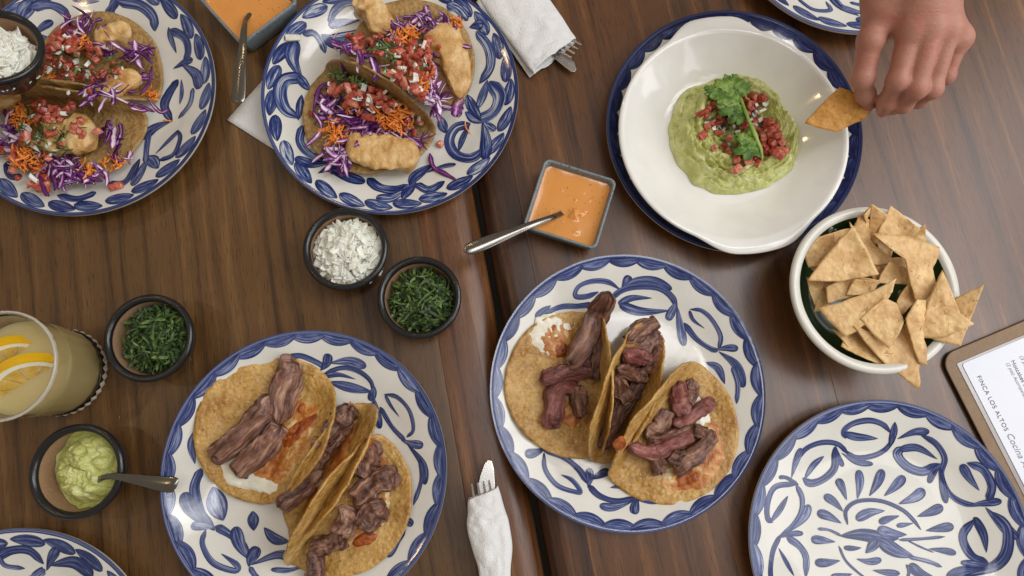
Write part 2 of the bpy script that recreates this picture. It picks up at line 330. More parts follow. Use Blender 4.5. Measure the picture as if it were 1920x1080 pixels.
# ------------------------------------------------------------------ plates with painted borders and garlands
PR = .135
PROF = [(0, .006), (.45, .0060), (.56, .0062), (.64, .0074), (.72, .0106), (.80, .0150), (.90, .0202), (.97, .0234), (1.0, .0240)]
PS = smooth_path(PROF, 60)
def pz(r): return float(np.interp(r / PR, PS[:, 0], PS[:, 1]))
class Plate: pass
def plate(c, label, strokes, border, streaky=False, seed=1):
    t = thing('plate', label, 'plate', (c[0], c[1], 0), 'blue and white painted plates')
    prof = [(x * PR, z) for x, z in PS[:-1]] + [(PR * .996, .0240), (PR * 1.0, .0230), (PR * .997, .0205), (PR * .93, .0165), (PR * .80, .0115), (PR * .70, .004), (PR * .64, .0008), (PR * .60, .0004), (PR * .58, .003), (0.0, .003)]
    prof[0] = (.0001, prof[0][1])
    V, Fc = lathe(prof, (c[0], c[1], 0), 128)
    Fc = list(Fc) + [tuple(range(128))]
    obj('plate_body', V, Fc, M['plate'], t)
    R_ = random.Random(seed); V, Fc, ST = [], [], []; cnt = [0]
    def ribbon(pts, wid, na, kind, lift):
        n = len(pts); base = len(V); rr = R_.random(); A = 9
        for i in range(n):
            q = pts[i]; a = pts[max(0, i - 1)]; b = pts[min(n - 1, i + 1)]
            d = np.array(b) - np.array(a); d = d / (np.hypot(*d) + 1e-9); nn = np.array((-d[1], d[0]))
            for j in range(A):
                u = j / (A - 1) - .5; w = wid[i]; x, y = q[0] + nn[0] * u * w, q[1] + nn[1] * u * w
                r = math.hypot(x - c[0], y - c[1]); V.append((x, y, pz(r) + lift)); ST.append((i / (n - 1), j / (A - 1), rr))
        Fc.extend([tuple(base + k for k in f) for f in grid_faces(n, A)])
    def lift(): cnt[0] += 1; return .00026 + .0000035 * cnt[0]
    # rim band
    m = 160; pts = [(c[0] + .984 * PR * math.cos(a), c[1] + .984 * PR * math.sin(a)) for a in np.linspace(0, 2 * math.pi, m + 1)]
    bw = .026 * PR if border != 'deep' else .032 * PR
    ribbon(pts, [bw * (1 + .12 * nz(k * .3, seed)) for k in range(m)] + [bw * (1 + .12 * nz(0, seed))], 3, 'v', lift())
    nb, rc, w, sp = {'leaf': (27, .925, .092, 1.02), 'bump': (29, .938, .085, 1.22), 'deep': (31, .930, .098, 1.25), 'dash': (24, .925, .085, 1.0)}[border]
    a = R_.random()
    for k in range(nb):
        da = 2 * math.pi / nb; a0 = a + k * da + R_.uniform(-.06, .06) * da; a1 = a0 + da * sp
        pts, wid = [], []
        for i in range(18):
            u = i / 17; aa = a0 + (a1 - a0) * u
            if border in ('bump', 'deep'): r = rc + .036 - (.036) * math.sin(math.pi * u) ** .8; ww = w * max(.03, math.sin(math.pi * u)) ** .55 * (.80 if border == 'bump' else .86)
            else: r = rc - .022 + .044 * u * (1 if border == 'leaf' else .6) ; ww = w * (max(.02, math.sin(math.pi * u ** .8)) ** .6)
            pts.append((c[0] + PR * r * math.cos(aa), c[1] + PR * r * math.sin(aa))); wid.append(PR * ww)
        ribbon(pts, wid, 5, 'l', lift())
    for (ox, oy, f), ss in strokes:
        for kind, w, tr_ in ss:
            q = []
            for (x, y) in tr_:
                px, py = ox + x / f, oy + y / f; z = .016
                for _ in range(3):
                    g = P(px, py, z); z = pz(math.hypot(g.x - c[0], g.y - c[1]))
                q.append((g.x, g.y))
            w = w / f * scale(px, py, .015) * (.84 if border == 'leaf' else .86); n = 14 + 9 * len(q); s = smooth_path(q, n); wid = []
            for i in range(n):
                u = i / (n - 1)
                if kind == 'v': k = min(1, (u / .10 + .02) ** .6, ((1 - u) / .16 + .02) ** .7) * (.86 + .22 * nz(u * 3, seed, cnt[0]))
                elif kind == 'l': k = max(.02, math.sin(math.pi * u)) ** .75
                else: k = max(.02, math.sin(math.pi * u ** .62)) ** .72 * (1 - .15 * u)
                wid.append(w * k)
            keep = [i for i in range(n) if math.hypot(s[i][0] - c[0], s[i][1] - c[1]) < PR * .93]
            if len(keep) > 3: ribbon([tuple(s[i]) for i in keep], [wid[i] for i in keep], 5, kind, lift())
    obj('painted_pattern', V, Fc, M['paint_navy' if border == 'deep' else 'paint_streaky' if streaky else 'paint'], t, True, ST)
    return t
v, l, d = 'v', 'l', 'd'
S_EM = [((1380, 540, 2), [
 (v,28,[(412,565),(405,535),(440,508),(500,497),(550,512),(582,545)]),(d,36,[(402,545),(450,558),(495,562),(532,565)]),(d,36,[(725,540),(670,540),(605,566)]),
 (v,26,[(600,555),(560,605),(510,630),(450,635),(400,605)]),(l,32,[(596,502),(590,545),(575,600)]),(d,28,[(514,660),(450,652),(395,618)]),
 (v,26,[(420,620),(380,585),(320,580),(260,605),(220,660)]),(d,26,[(402,670),(385,635),(372,588)]),(v,38,[(370,595),(370,670),(330,715),(280,732),(250,712)]),
 (l,30,[(330,630),(290,665),(256,718)]),(d,36,[(245,600),(225,650),(208,712)]),(v,20,[(160,710),(190,712),(235,738)]),(v,30,[(230,735),(150,745),(120,800),(118,860),(138,880)]),
 (l,30,[(195,780),(165,830),(128,880)]),(v,26,[(225,735),(248,790),(240,850),(205,900),(160,935)]),(d,40,[(275,812),(255,860),(205,912)]),(d,26,[(252,920),(210,922),(155,938)]),
 (v,34,[(190,935),(235,965),(262,1010),(262,1085)]),(l,20,[(160,975),(190,1030),(218,1080)]),(v,28,[(168,925),(138,990),(130,1080),(150,1150)]),
 (v,46,[(765,660),(700,688),(640,668),(605,622),(635,595)]),(d,36,[(610,605),(680,600),(755,642)]),(d,30,[(722,732),(742,690),(780,650)]),
 (v,26,[(690,548),(750,585),(782,640),(770,700),(800,770),(860,808),(940,815)]),(d,34,[(788,808),(775,740),(765,670)]),(d,36,[(995,798),(940,806),(875,815)]),
 (v,36,[(945,800),(958,740),(925,680),(865,655)]),(d,38,[(846,660),(870,705),(912,760)]),(d,46,[(1052,942),(1000,890),(935,822)]),
 (v,46,[(960,840),(1015,900),(1015,985),(975,1040),(900,1060),(820,1075)]),(v,40,[(945,1030),(880,1000),(850,930),(895,868)]),(d,36,[(895,858),(928,925),(940,992)]),
 (d,50,[(790,1090),(850,1062),(935,1050)]),(d,30,[(842,1030),(900,1035),(965,1040)]),
 (d,40,[(380,715),(396,745),(415,795)]),(d,40,[(460,682),(464,735),(455,790)]),(d,44,[(550,680),(530,730),(500,780)]),(d,44,[(632,706),(600,740),(556,780)]),(d,48,[(706,755),(670,785),(610,810)]),
 (d,44,[(775,818),(735,838),(680,857)]),(d,42,[(816,893),(770,900),(712,910)]),(d,32,[(825,994),(780,985),(722,978)]),(d,40,[(330,778),(365,800),(402,838)]),(d,44,[(304,842),(345,855),(395,882)]),
 (d,40,[(282,943),(320,945),(372,952)]),(d,40,[(296,1030),(340,1030),(390,1022)]),(d,34,[(355,1085),(395,1082),(435,1072)]),
 (v,20,[(418,888),(412,835),(455,800),(540,798),(620,830),(665,870),(694,908)]),(d,44,[(450,868),(500,842),(558,835)]),(d,32,[(536,880),(570,866),(612,854)]),(d,22,[(602,892),(630,888),(664,882)]),
 (l,56,[(390,930),(470,925),(540,935),(610,940)]),(v,14,[(306,903),(350,908),(400,932)]),(d,66,[(535,945),(600,985),(668,1008)]),(v,20,[(645,1008),(720,1025),(772,1046)]),(v,15,[(610,945),(700,940),(784,932)]),
 (v,9,[(640,945),(690,970),(742,992)]),(d,52,[(530,905),(580,920),(640,925)]),(d,50,[(530,940),(510,968),(486,994)]),(d,24,[(404,974),(440,976),(470,974)]),(d,32,[(545,1018),(500,1026),(452,1016)]),
 (d,30,[(614,1070),(560,1066),(512,1058)]),(v,12,[(385,966),(410,1020),(450,1060),(495,1095)]),(d,50,[(650,1036),(690,1070),(750,1090)]),(v,14,[(640,1036),(648,1065),(640,1100)])])]
S_SR = [((900, 480, 2), [
 (v,24,[(445,135),(400,152),(358,150),(370,115),(420,95),(480,98),(528,128)]),(d,42,[(562,74),(548,100),(532,124)]),(d,42,[(720,126),(650,95),(580,95),(535,122)]),(v,30,[(488,165),(530,130),(590,115),(670,120),(720,155),(740,205)]),
 (d,32,[(518,180),(570,158),(645,158)]),(d,46,[(522,182),(600,208),(715,205)]),(d,40,[(704,242),(720,205),(735,172)]),(d,40,[(765,338),(752,270),(738,185)]),(v,26,[(765,250),(810,310),(870,350),(895,350)]),
 (v,20,[(895,350),(902,300),(870,240),(830,205),(786,200)]),(d,16,[(785,205),(800,240),(842,272)]),(d,34,[(968,348),(930,345),(880,352)]),(d,42,[(988,494),(960,410),(895,358)]),(v,22,[(945,415),(966,480),(962,555)]),
 (l,32,[(846,398),(892,420),(918,480)]),(d,34,[(208,232),(240,205),(266,186)]),(v,26,[(220,228),(300,192),(370,188),(440,178)]),(v,24,[(240,735),(245,800),(290,860),(360,885),(376,880),(345,840),(304,820)]),
 (d,44,[(168,742),(205,738),(245,722)]),(v,32,[(232,722),(310,752),(370,800),(408,858)]),(d,40,[(408,795),(412,830),(405,870)]),(d,38,[(484,803),(450,820),(415,838)]),(v,30,[(405,858),(450,900),(520,920),(595,905)]),
 (d,36,[(448,937),(500,942),(565,925)]),(d,44,[(576,968),(582,935),(592,902)]),(v,26,[(588,905),(640,920),(705,912)]),(l,16,[(488,868),(520,865),(542,868)])])]
S_SL = [((300, 540, 2), [
 (v,28,[(480,258),(530,255),(590,280),(620,300)]),(d,46,[(633,246),(625,280),(602,310)]),(d,46,[(774,295),(710,275),(635,282)]),(v,24,[(615,322),(680,300),(740,310),(790,350),(802,405)]),(d,24,[(616,332),(670,325),(734,342)]),
 (l,44,[(635,352),(710,372),(795,390)]),(d,40,[(788,424),(800,390),(806,370)]),(d,40,[(826,528),(810,460),(795,395)]),(v,24,[(825,445),(870,520),(925,578)]),(v,20,[(925,560),(950,530),(935,460),(890,410),(840,398)]),
 (d,17,[(844,400),(865,440),(898,484)]),(d,40,[(988,590),(950,585),(905,572)]),(d,38,[(994,738),(985,660),(925,582)]),(v,22,[(975,640),(980,720),(950,815)]),(l,30,[(130,535),(118,590),(132,660)]),
 (v,46,[(155,676),(130,750),(150,840),(205,910)]),(l,84,[(200,745),(215,810),(238,872)]),(d,58,[(90,766),(115,830),(180,900)]),(d,40,[(116,890),(160,893),(210,896)]),(v,26,[(172,905),(160,960),(200,1030),(280,1060),(290,1040),(230,996)]),
 (v,36,[(208,892),(270,930),(335,985)]),(d,58,[(280,895),(300,960),(342,1024)]),(d,58,[(368,970),(345,1010),(332,1045)]),(d,44,[(540,1034),(450,1000),(335,1040)]),(v,24,[(335,1045),(370,1090),(430,1112)]),(l,52,[(348,836),(350,870),(352,910)]),
 (l,46,[(390,898),(430,940),(485,952)]),(d,24,[(416,1055),(480,1058),(545,1043)]),(d,36,[(948,890),(930,875),(915,892)]),(v,32,[(920,900),(880,960),(820,1010),(765,1026)]),(d,34,[(852,1008),(880,970),(918,902)]),(l,24,[(646,1072),(700,1067),(744,1058)])])]
S_FC = [((460, 0, 2), [
 (v,36,[(318,92),(330,50),(370,15),(455,2)]),(d,40,[(312,98),(360,85),(430,75)]),(l,72,[(284,130),(330,155),(400,142),(446,106)]),(d,66,[(188,150),(176,220),(214,300)]),(v,34,[(215,130),(255,125),(285,160),(300,200)]),
 (v,64,[(222,290),(150,300),(130,350),(150,410),(205,444)]),(l,34,[(212,355),(205,400),(198,452)]),(d,46,[(200,285),(225,320),(250,340)]),(v,42,[(215,470),(205,530),(240,578),(305,602)]),(d,52,[(186,592),(250,615),(325,608)]),
 (d,56,[(450,684),(390,665),(320,635),(272,650)]),(v,52,[(458,668),(500,702),(560,712),(630,696)]),(d,52,[(490,742),(550,742),(615,706)]),(l,50,[(588,750),(610,715),(642,684)]),(v,46,[(640,690),(690,712),(748,680)]),
 (d,26,[(790,616),(740,625),(665,652)]),(l,52,[(615,695),(640,660),(705,615)]),(v,54,[(845,465),(790,480),(765,530),(790,580),(850,592),(905,548)]),(l,30,[(840,468),(815,520),(800,568)]),(d,60,[(898,598),(902,530),(890,452)]),
 (d,38,[(938,490),(910,470),(885,445)]),(v,64,[(915,305),(952,360),(930,420),(870,445),(825,420)]),(l,42,[(908,300),(890,360),(868,414)]),(v,50,[(866,118),(912,180),(918,250),(878,315)]),(d,48,[(892,98),(870,95),(840,104)]),
 (l,50,[(832,355),(850,400),(885,455)]),(l,46,[(732,436),(740,470),(752,500)]),(v,44,[(755,18),(800,35),(835,78)]),(v,40,[(440,-8),(520,-22)])])]
S_FL = [((0, 0, 2), [
 (d,66,[(122,6),(90,50),(66,104)]),(v,46,[(118,32),(170,18),(220,30),(265,66)]),(v,36,[(126,118),(150,140),(205,152)]),(d,34,[(198,78),(160,100),(120,134)]),(l,18,[(272,3),(320,8),(374,4)]),(v,46,[(440,-6),(420,30),(405,60)]),
 (v,54,[(436,2),(520,18),(572,60),(582,118)]),(l,28,[(632,102),(640,140),(662,200)]),(v,42,[(636,112),(690,140),(706,190),(690,245)]),(d,36,[(724,224),(690,235),(650,258)]),(d,58,[(748,334),(735,280),(680,240)]),(v,30,[(724,330),(712,390),(668,445)]),
 (v,48,[(668,298),(635,350),(618,400),(645,458)]),(l,22,[(680,298),(682,350),(674,392)]),(d,48,[(536,522),(580,480),(645,452)]),(v,28,[(596,602),(650,580),(676,520),(664,488)]),(d,26,[(672,488),(630,530),(582,578)]),(l,60,[(550,586),(575,605),(595,632)]),
 (d,52,[(496,698),(530,640),(558,586)]),(v,42,[(405,690),(470,682),(525,595)]),(v,38,[(362,722),(290,746),(215,732)]),(v,38,[(28,605),(40,660),(85,662)]),(v,32,[(560,495),(550,560),(545,615)])])]
S_BL = [((0, 540, 2), [(v,46,[(-30,1015),(40,985),(110,985),(165,1035)]),(v,24,[(0,1000),(20,1040),(95,1052)]),(d,48,[(218,974),(195,1010),(175,1060)]),(d,70,[(350,1080),(280,1030),(185,1040)]),(l,36,[(160,1045),(130,1085),(120,1120)]),(v,40,[(170,1055),(120,1090),(60,1120)])])]
S_TR = [((1440, 0, 2.25), [(v,28,[(120,-10),(190,40),(262,42),(245,5)]),(d,48,[(255,-30),(310,30),(385,68)]),(v,24,[(345,10),(400,20),(455,0)]),(d,44,[(372,88),(410,78),(460,55)]),(l,40,[(310,20),(340,40),(420,60)])])]
plate((-.4333, .3339), 'blue and white plate with fish tacos at the top left, under the tilted onion bowl', S_FL, 'leaf', False, 3)
plate((-.1157, .3372), 'blue and white plate with fish tacos between the two square sauce dishes', S_FC, 'leaf', True, 4)
plate((.2461, .2988), 'blue edged plate lying under the white guacamole dish', [], 'deep', False, 5)
plate((-.1845, -.051), 'blue and white plate of steak tacos on the brown left table', S_SL, 'bump', False, 6)
plate((.1256, .0268), 'blue and white plate of steak tacos right of the dark gap', S_SR, 'bump', False, 7)
plate((.3702, -.1181), 'empty blue and white plate with a painted bird, beside the menu board', S_EM, 'bump', False, 8)
plate((-.4408, -.2362), 'blue and white plate cut off by the bottom left corner, below the small guacamole bowl', S_BL, 'dash', False, 9)
plate((.3894, .543), 'blue and white plate cut off by the top edge, behind the reaching hand', S_TR, 'dash', False, 10)

# ------------------------------------------------------------------ tortillas and tacos
class Taco:
    def __init__(s, label, o, f, ridge, outer, R, al, be, rb=.012, z0=.009, mat='tortilla_oily', seed=0, sag=0.0, stretch=1.0, fold=None, lying=None):
        """ridge, outer: crop pixels of the middle of the standing edge and of the far lying edge. Without fold the fold line
        and the lying length follow from both; with fold and lying given, the standing angle is found"""
        px = lambda x, y: (o[0] + x / f, o[1] + y / f)
        s.px = px; s.f = f; s.R = R; s.sag = sag; s.seed = seed; al, be = math.radians(al), math.radians(be); q = np.linspace(0, .16, 161); dq = q[1]
        dr = Vector((outer[0] - ridge[0], outer[1] - ridge[1])).normalized(); fx = Vector(fold) if fold else Vector(ridge) + dr * 90; lie = lying or 1.14 * R
        for it in range(40):
            s.O = P(*px(*fx), z0); s.d = (P(*px(*(fx + dr * 10)), z0) - s.O).normalized(); s.e = Vector((-s.d.y, s.d.x, 0))
            pa = al * np.clip(q / rb, 0, 1); pb = be * np.clip(q / rb, 0, 1)
            wa, za = np.cumsum(np.cos(pa)) * dq, np.cumsum(np.sin(pa)) * dq; wb, zb = np.cumsum(np.cos(pb)) * dq, np.cumsum(np.sin(pb)) * dq
            s.q = np.concatenate([-q[::-1] - dq, q + dq]); s.w = np.concatenate([-wb[::-1], wa]); s.z = np.concatenate([zb[::-1], za]); s.qc = lie - R
            if it == 39: break
            def pr(qq):
                g = s.O + s.d * float(np.interp(qq, s.q, s.w)) + Vector((0, 0, float(np.interp(qq, s.q, s.z)))); c = ROT.transposed() @ (g - Vector((0, 0, H))); return Vector(((960 - F * c.x / c.z - o[0]) * f, (540 + F * c.y / c.z - o[1]) * f))
            er = (Vector(ridge) - pr(lie - 2 * R)).dot(dr)
            if fold: be = min(math.radians(86), max(.3, be + er / 300))
            else: fx = fx + dr * (Vector(outer) - pr(lie)).dot(dr) * .9; be = min(math.radians(85), max(.35, be + er / 350))
        s.t = thing('taco', label, 'taco', s.O, 'tacos served on the painted plates')
        V, Fc = [], []; nr, na = 26, 84
        for i in range(nr):
            for k in range(na):
                a = 2 * math.pi * k / na; r = R * (i + .02) / (nr - 1 + .02) * (1 + .022 * nz(math.cos(a) * 1.3, math.sin(a) * 1.3, seed * 7.1) + .012 * nz(math.cos(a) * 6, math.sin(a) * 6, seed))
                V.append(s.at(s.qc + r * math.cos(a), stretch * r * math.sin(a), r / R))
        Fc = grid_faces(nr, na, True) + [tuple(range(na))]
        o_ = obj('tortilla', V, Fc, M[mat], s.t); solid(o_, .0018)
        print('TACO', label[:40], 'lying %.3f be %.0f' % (lie, math.degrees(be)))
    def at(s, q, a, rim=0, up=0.0):
        w = float(np.interp(q, s.q, s.w)); z = float(np.interp(q, s.q, s.z))
        wob = .0030 * nz(q, a, s.seed * 3.3, 34) + .0013 * nz(q, a, s.seed, 95) + .0006 * nz(q, a, s.seed, 230) + s.sag * a * a
        ph = math.atan2(float(np.interp(q + .001, s.q, s.z)) - float(np.interp(q - .001, s.q, s.z)), float(np.interp(q + .001, s.q, s.w)) - float(np.interp(q - .001, s.q, s.w)))
        nw, nzz = -math.sin(ph), math.cos(ph); k = wob + up
        return s.O + s.d * (w + nw * k) + s.e * a + Vector((0, 0, z + nzz * k + rim ** 3 * .0015 * (1 + nz(q, a, 9, 30))))
    def surf(s, g):
        r = g - s.O; w = r.dot(s.d); return s.O.z + float(np.interp(w, s.w, s.z))
    def top(s, x, y, lift=0.0):
        """point on the tortilla seen at crop pixel (x, y)"""
        z = .02
        for _ in range(4):
            g = P(*s.px(x, y), z); z = min(s.surf(g), .05) + lift
        return Vector((g.x, g.y, z))
    def patch(s, name, mat, pts, th=.0016, seed=1, edge=.25):
        """a thin irregular patch lying on the tortilla, outline traced in crop pixels"""
        loc = []
        for x, y in pts:
            g = s.top(x, y) - s.O; w = g.dot(s.d); loc.append((float(np.interp(w, s.w, s.q)), g.dot(s.e)))
        loc = np.array(loc); c = loc.mean(0); ang = smooth_path(list(loc) + [loc[0]], 65)[:-1]; V = []; nr = 9
        for i in range(nr):
            f = (i + .02) / (nr - 1 + .02)
            for k, p in enumerate(ang):
                j = 1 + edge * nz(p[0] * 160, p[1] * 160, seed) * f * f
                q = c + (p - c) * f * j; V.append(s.at(q[0], q[1], 0, .0013 + th * (1 - f ** 4) + (.0009 * nz(q[0], q[1], seed, 220)) * (1 - f ** 4)))
        return obj(name, V, grid_faces(nr, 64, True) + [tuple(range(64))], M[mat], s.t)
    def strip(s, name, mat, pts, w, h=None, lift=.0, seed=0, amp=.16, taper=.5, **kw):
        c = [s.top(x, y) for x, y in pts]; w = w / s.f * scale(*s.px(*pts[0]), .025) * .95; w *= 1.08 if kw.get('fib', 1) else 1; h = h or w * .62; h *= .84 if kw.get('fib', 1) else 1; taper = taper + .12 if kw.get('fib', 1) else taper
        zs = [p.z for p in c]; zs = [max(z, (sum(zs) / len(zs)) - .004) for z in zs]
        c = [Vector((p.x, p.y, z + h * .42 + lift)) for p, z in zip(c, zs)]
        return lump(name, mat, c, w, h, s.t, seed, amp, taper, **kw)
def lump(name, mat, c, w, h, parent, seed=0, amp=.16, taper=.5, n=30, m=20, ends=None, box=.45, endr=.035, fib=1.0):
    s = smooth_path([tuple(p) for p in c], n); V, ST = [], []; rr = RNG.random()
    cen = s.mean(0)
    for i in range(n):
        u = i / (n - 1); k = min(1, (u / endr + .0001) ** .5, ((1 - u) / endr + .0001) ** .5)
        k *= 1 - (1 - taper) * (abs(u - .5) * 2) ** 2.2
        if ends: k *= ends[0] + (ends[1] - ends[0]) * u
        t = s[min(n - 1, i + 1)] - s[max(0, i - 1)]; t = Vector(t).normalized(); side = t.cross(Vector((0, 0, 1))).normalized(); up = side.cross(t)
        tw = .5 * nz(u * 2.2, seed * 5.1)
        for j in range(m):
            a = 2 * math.pi * j / m; ca, sa = math.cos(a), math.sin(a)
            p = Vector(s[i]) + t * (fib * w * .42 * nz(ca * 1.3 + seed, sa * 1.3, u * 9) * max(0, 1 - min(u, 1 - u) / .14))
            x = math.copysign(abs(ca) ** box, ca) * (1 + .18 * nz(u * 3, seed, 4)); y = math.copysign(abs(sa) ** box, sa)
            x, y = x * math.cos(tw) - y * math.sin(tw), x * math.sin(tw) + y * math.cos(tw)
            ln = u * .06
            g = 1 + 1.35 * amp * (1.5 * nz(ln * 55 + seed * 9, ca * 1.2, sa * 1.2) + .9 * nz(ln * 110 + seed * 4, ca * 3.2, sa * 3.2) + fib * .8 * nz(ln * 60 + seed, ca * 6.5, sa * 6.5) + (1 - fib) * .9 * nz(p.x, p.y, ca + sa, 210))
            if fib == 0: g += .16 * abs(noise.noise((p + side * x * w / 2 + up * y * h / 2) * 130 + Vector((seed, 0, 0)))) + .07 * noise.noise((p + side * x * w / 2) * 330) - .06
            if fib > 0:
                b3 = p + side * (x * w / 2 * k) + up * (y * h / 2 * k); e = Vector((seed * 3.1, 0, 0))
                g = 1 + .26 * noise.noise(b3 * 75 + e) - .55 * max(0, .16 - abs(noise.noise(b3 * 62 + e * 2))) / .16 * .5 + .34 * nz(ln * 30 + seed, ca * 4.2, sa * 4.2) + .22 * nz(ln * 90 + seed, ca * 8, sa * 8) + .16 * noise.noise(b3 * 420)
                g = 1 + (g - 1) * min(1, .0065 / (w * .5) + .35)
            V.append(p + side * (x * w / 2 * k * g) + up * (y * h / 2 * k * g)); ST.append((u, j / m if j <= m / 2 else 1 - j / m, rr))
    V += [Vector(s[0]), Vector(s[-1])]; ST += [(0, .5, rr), (1, .5, rr)]
    Fc = grid_faces(n, m, True) + [(n * m, (j + 1) % m, j) for j in range(m)] + [(n * m + 1, (n - 1) * m + j, (n - 1) * m + (j + 1) % m) for j in range(m)]
    return subd(obj(name, V, Fc, M[mat], parent, True, ST))

# small pieces: a few shared meshes of each
def ribbon_mesh(name, mat, ln, w, curl, seed, thick=.0008, crink=.3, n=18):
    R_ = random.Random(seed); V, ST = [], []; x = y = 0; a = 0; k0 = R_.uniform(-curl, curl); k1 = R_.uniform(-curl, curl); pts = []
    for i in range(n):
        u = i / (n - 1); a += (k0 * (1 - u) + k1 * u) / n; x += math.cos(a) * ln / n; y += math.sin(a) * ln / n
        pts.append((x, y, math.sin(u * math.pi * 1.2 + seed) * ln * .07 * curl / 2 + w * crink * nz(u * 5, seed * 3.1)))
    c = np.mean(pts, 0); rr = R_.random()
    for i, p in enumerate(pts):
        u = i / (n - 1); q = pts[min(n - 1, i + 1)]; r = pts[max(0, i - 1)]; t = math.atan2(q[1] - r[1], q[0] - r[0]); k = min(1, (u / .18 + .15), ((1 - u) / .18 + .15)) * (.8 + .5 * nz(u * 4, seed))
        tw = 1.1 * nz(u * 2.5, seed * 1.7)
        for j in range(4):
            s = (j / 3 - .5) * w * k
            V.append((p[0] - c[0] - math.sin(t) * s * math.cos(tw), p[1] - c[1] + math.cos(t) * s * math.cos(tw), p[2] - c[2] + s * math.sin(tw) + .25 * w * abs(j / 3 - .5))); ST.append((u, j / 3, rr))
    top = len(V); V2 = [(a_, b_, c_ - thick) for a_, b_, c_ in V]; Fc = grid_faces(n, 4)
    Fc2 = [tuple(top + k for k in f[::-1]) for f in Fc]; rim = []
    for i in range(n - 1):
        rim += [(i * 4, (i + 1) * 4, top + (i + 1) * 4, top + i * 4), ((i + 1) * 4 + 3, i * 4 + 3, top + i * 4 + 3, top + (i + 1) * 4 + 3)]
    return mesh(name, V + V2, Fc + Fc2 + rim, M[mat], True, ST + ST)
def dice_mesh(name, mat, sx, sy, sz, seed, jit=.25):
    R_ = random.Random(seed); bm = bmesh.new(); bmesh.ops.create_cube(bm, size=1)
    for q in bm.verts: q.co = Vector((q.co.x * sx * R_.uniform(1 - jit, 1 + jit), q.co.y * sy * R_.uniform(1 - jit, 1 + jit), q.co.z * sz * R_.uniform(1 - jit, 1 + jit)))
    bmesh.ops.bevel(bm, geom=bm.edges[:] + bm.verts[:], offset=min(sx, sy, sz) * .2, segments=2, affect='EDGES', profile=.6)
    me = bpy.data.meshes.new(name); bm.to_mesh(me); bm.free(); me.polygons.foreach_set('use_smooth', [True] * len(me.polygons)); me.materials.append(M[mat]); return me
def petal_mesh(name, mat, ln, w, cup, seed, th=.0011):
    """a curved slice of onion"""
    R_ = random.Random(seed); V = []; n, m = 6, 5; k = [R_.uniform(.8, 1.15) for _ in range(4)]
    for i in range(n):
        for j in range(m):
            x, y = (i / (n - 1) - .5), (j / (m - 1) - .5)
            V.append((x * ln * (k[0] + (k[1] - k[0]) * (j / (m - 1))), y * w * (k[2] + (k[3] - k[2]) * i / (n - 1)), cup * (y * y * 4 - .5) * w * .4 + cup * .25 * ln * x * x))
    t = len(V); V += [(a, b, c - th) for a, b, c in V]; Fc = grid_faces(n, m); Fc += [tuple(t + q for q in f[::-1]) for f in Fc]
    bd = [j for j in range(m)] + [i * m + m - 1 for i in range(1, n)] + [(n - 1) * m + j for j in range(m - 2, -1, -1)] + [i * m for i in range(n - 2, 0, -1)]
    Fc += [(bd[i], t + bd[i], t + bd[(i + 1) % len(bd)], bd[(i + 1) % len(bd)]) for i in range(len(bd))]
    return mesh(name, V, Fc, M[mat], True)
CAB = [ribbon_mesh('cabbage_shred', 'cabbage', .018 + .016 * (k % 5) / 4, .0024 + .0022 * (k % 3), 2.6, k) for k in range(14)]
CAR = [ribbon_mesh('carrot_shred', 'carrot', .009 + .008 * (k % 4) / 3, .0014 + .0008 * (k % 2), 3.0, 40 + k, .0011, .8, 12) for k in range(10)]
CIL = [ribbon_mesh('cilantro_shred', 'cilantro', .009 + .010 * (k % 4) / 3, .0016 + .0016 * (k % 3) / 2, 1.6, 80 + k, .0003, .5, 10) for k in range(12)]
TOM = [dice_mesh('tomato_piece', 'tomato', .0072 + .002 * (k % 3), .0062, .0048 + .001 * (k % 2), 120 + k, .35) for k in range(10)]
ONI = [dice_mesh('onion_piece', 'onion', .0078 + .003 * (k % 3), .0056, .0034, 140 + k, .3) for k in range(6)] + [petal_mesh('onion_piece', 'onion', .0100 + .003 * (k % 3), .0076 + .002 * (k % 2), .7, 160 + k, .0016) for k in range(8)]
def scatter(T, kind, cx, cy, rx, ry, rot, n, h0=.0, h1=.006, sc=1.0, flat=.5):
    """n pieces of a filling heaped in an ellipse given in crop pixels on taco T (or any object with top() and t)"""
    ms = {'cabbage': CAB, 'carrot': CAR, 'cilantro': CIL, 'tomato': TOM, 'onion': ONI}[kind]; rot = math.radians(rot)
    rx *= 1.12; ry *= 1.12
    for _ in range(int(n * 1.3)):
        a = U(0, 2 * math.pi); r = math.sqrt(U(0, 1)) * U(.85, 1.15); x, y = rx * r * math.cos(a), ry * r * math.sin(a)
        g = T.top(cx + x * math.cos(rot) - y * math.sin(rot), cy + x * math.sin(rot) + y * math.cos(rot), h0 + h1 * (1 - r * r * .8) * U(.55, 1.05))
        me = RNG.choice(ms); s = sc * U(.8, 1.2)
        inst(me.name.split('.')[0], me, T.t, g, (U(-1, 1) * flat, U(-1, 1) * flat, U(0, 6.28)), s)
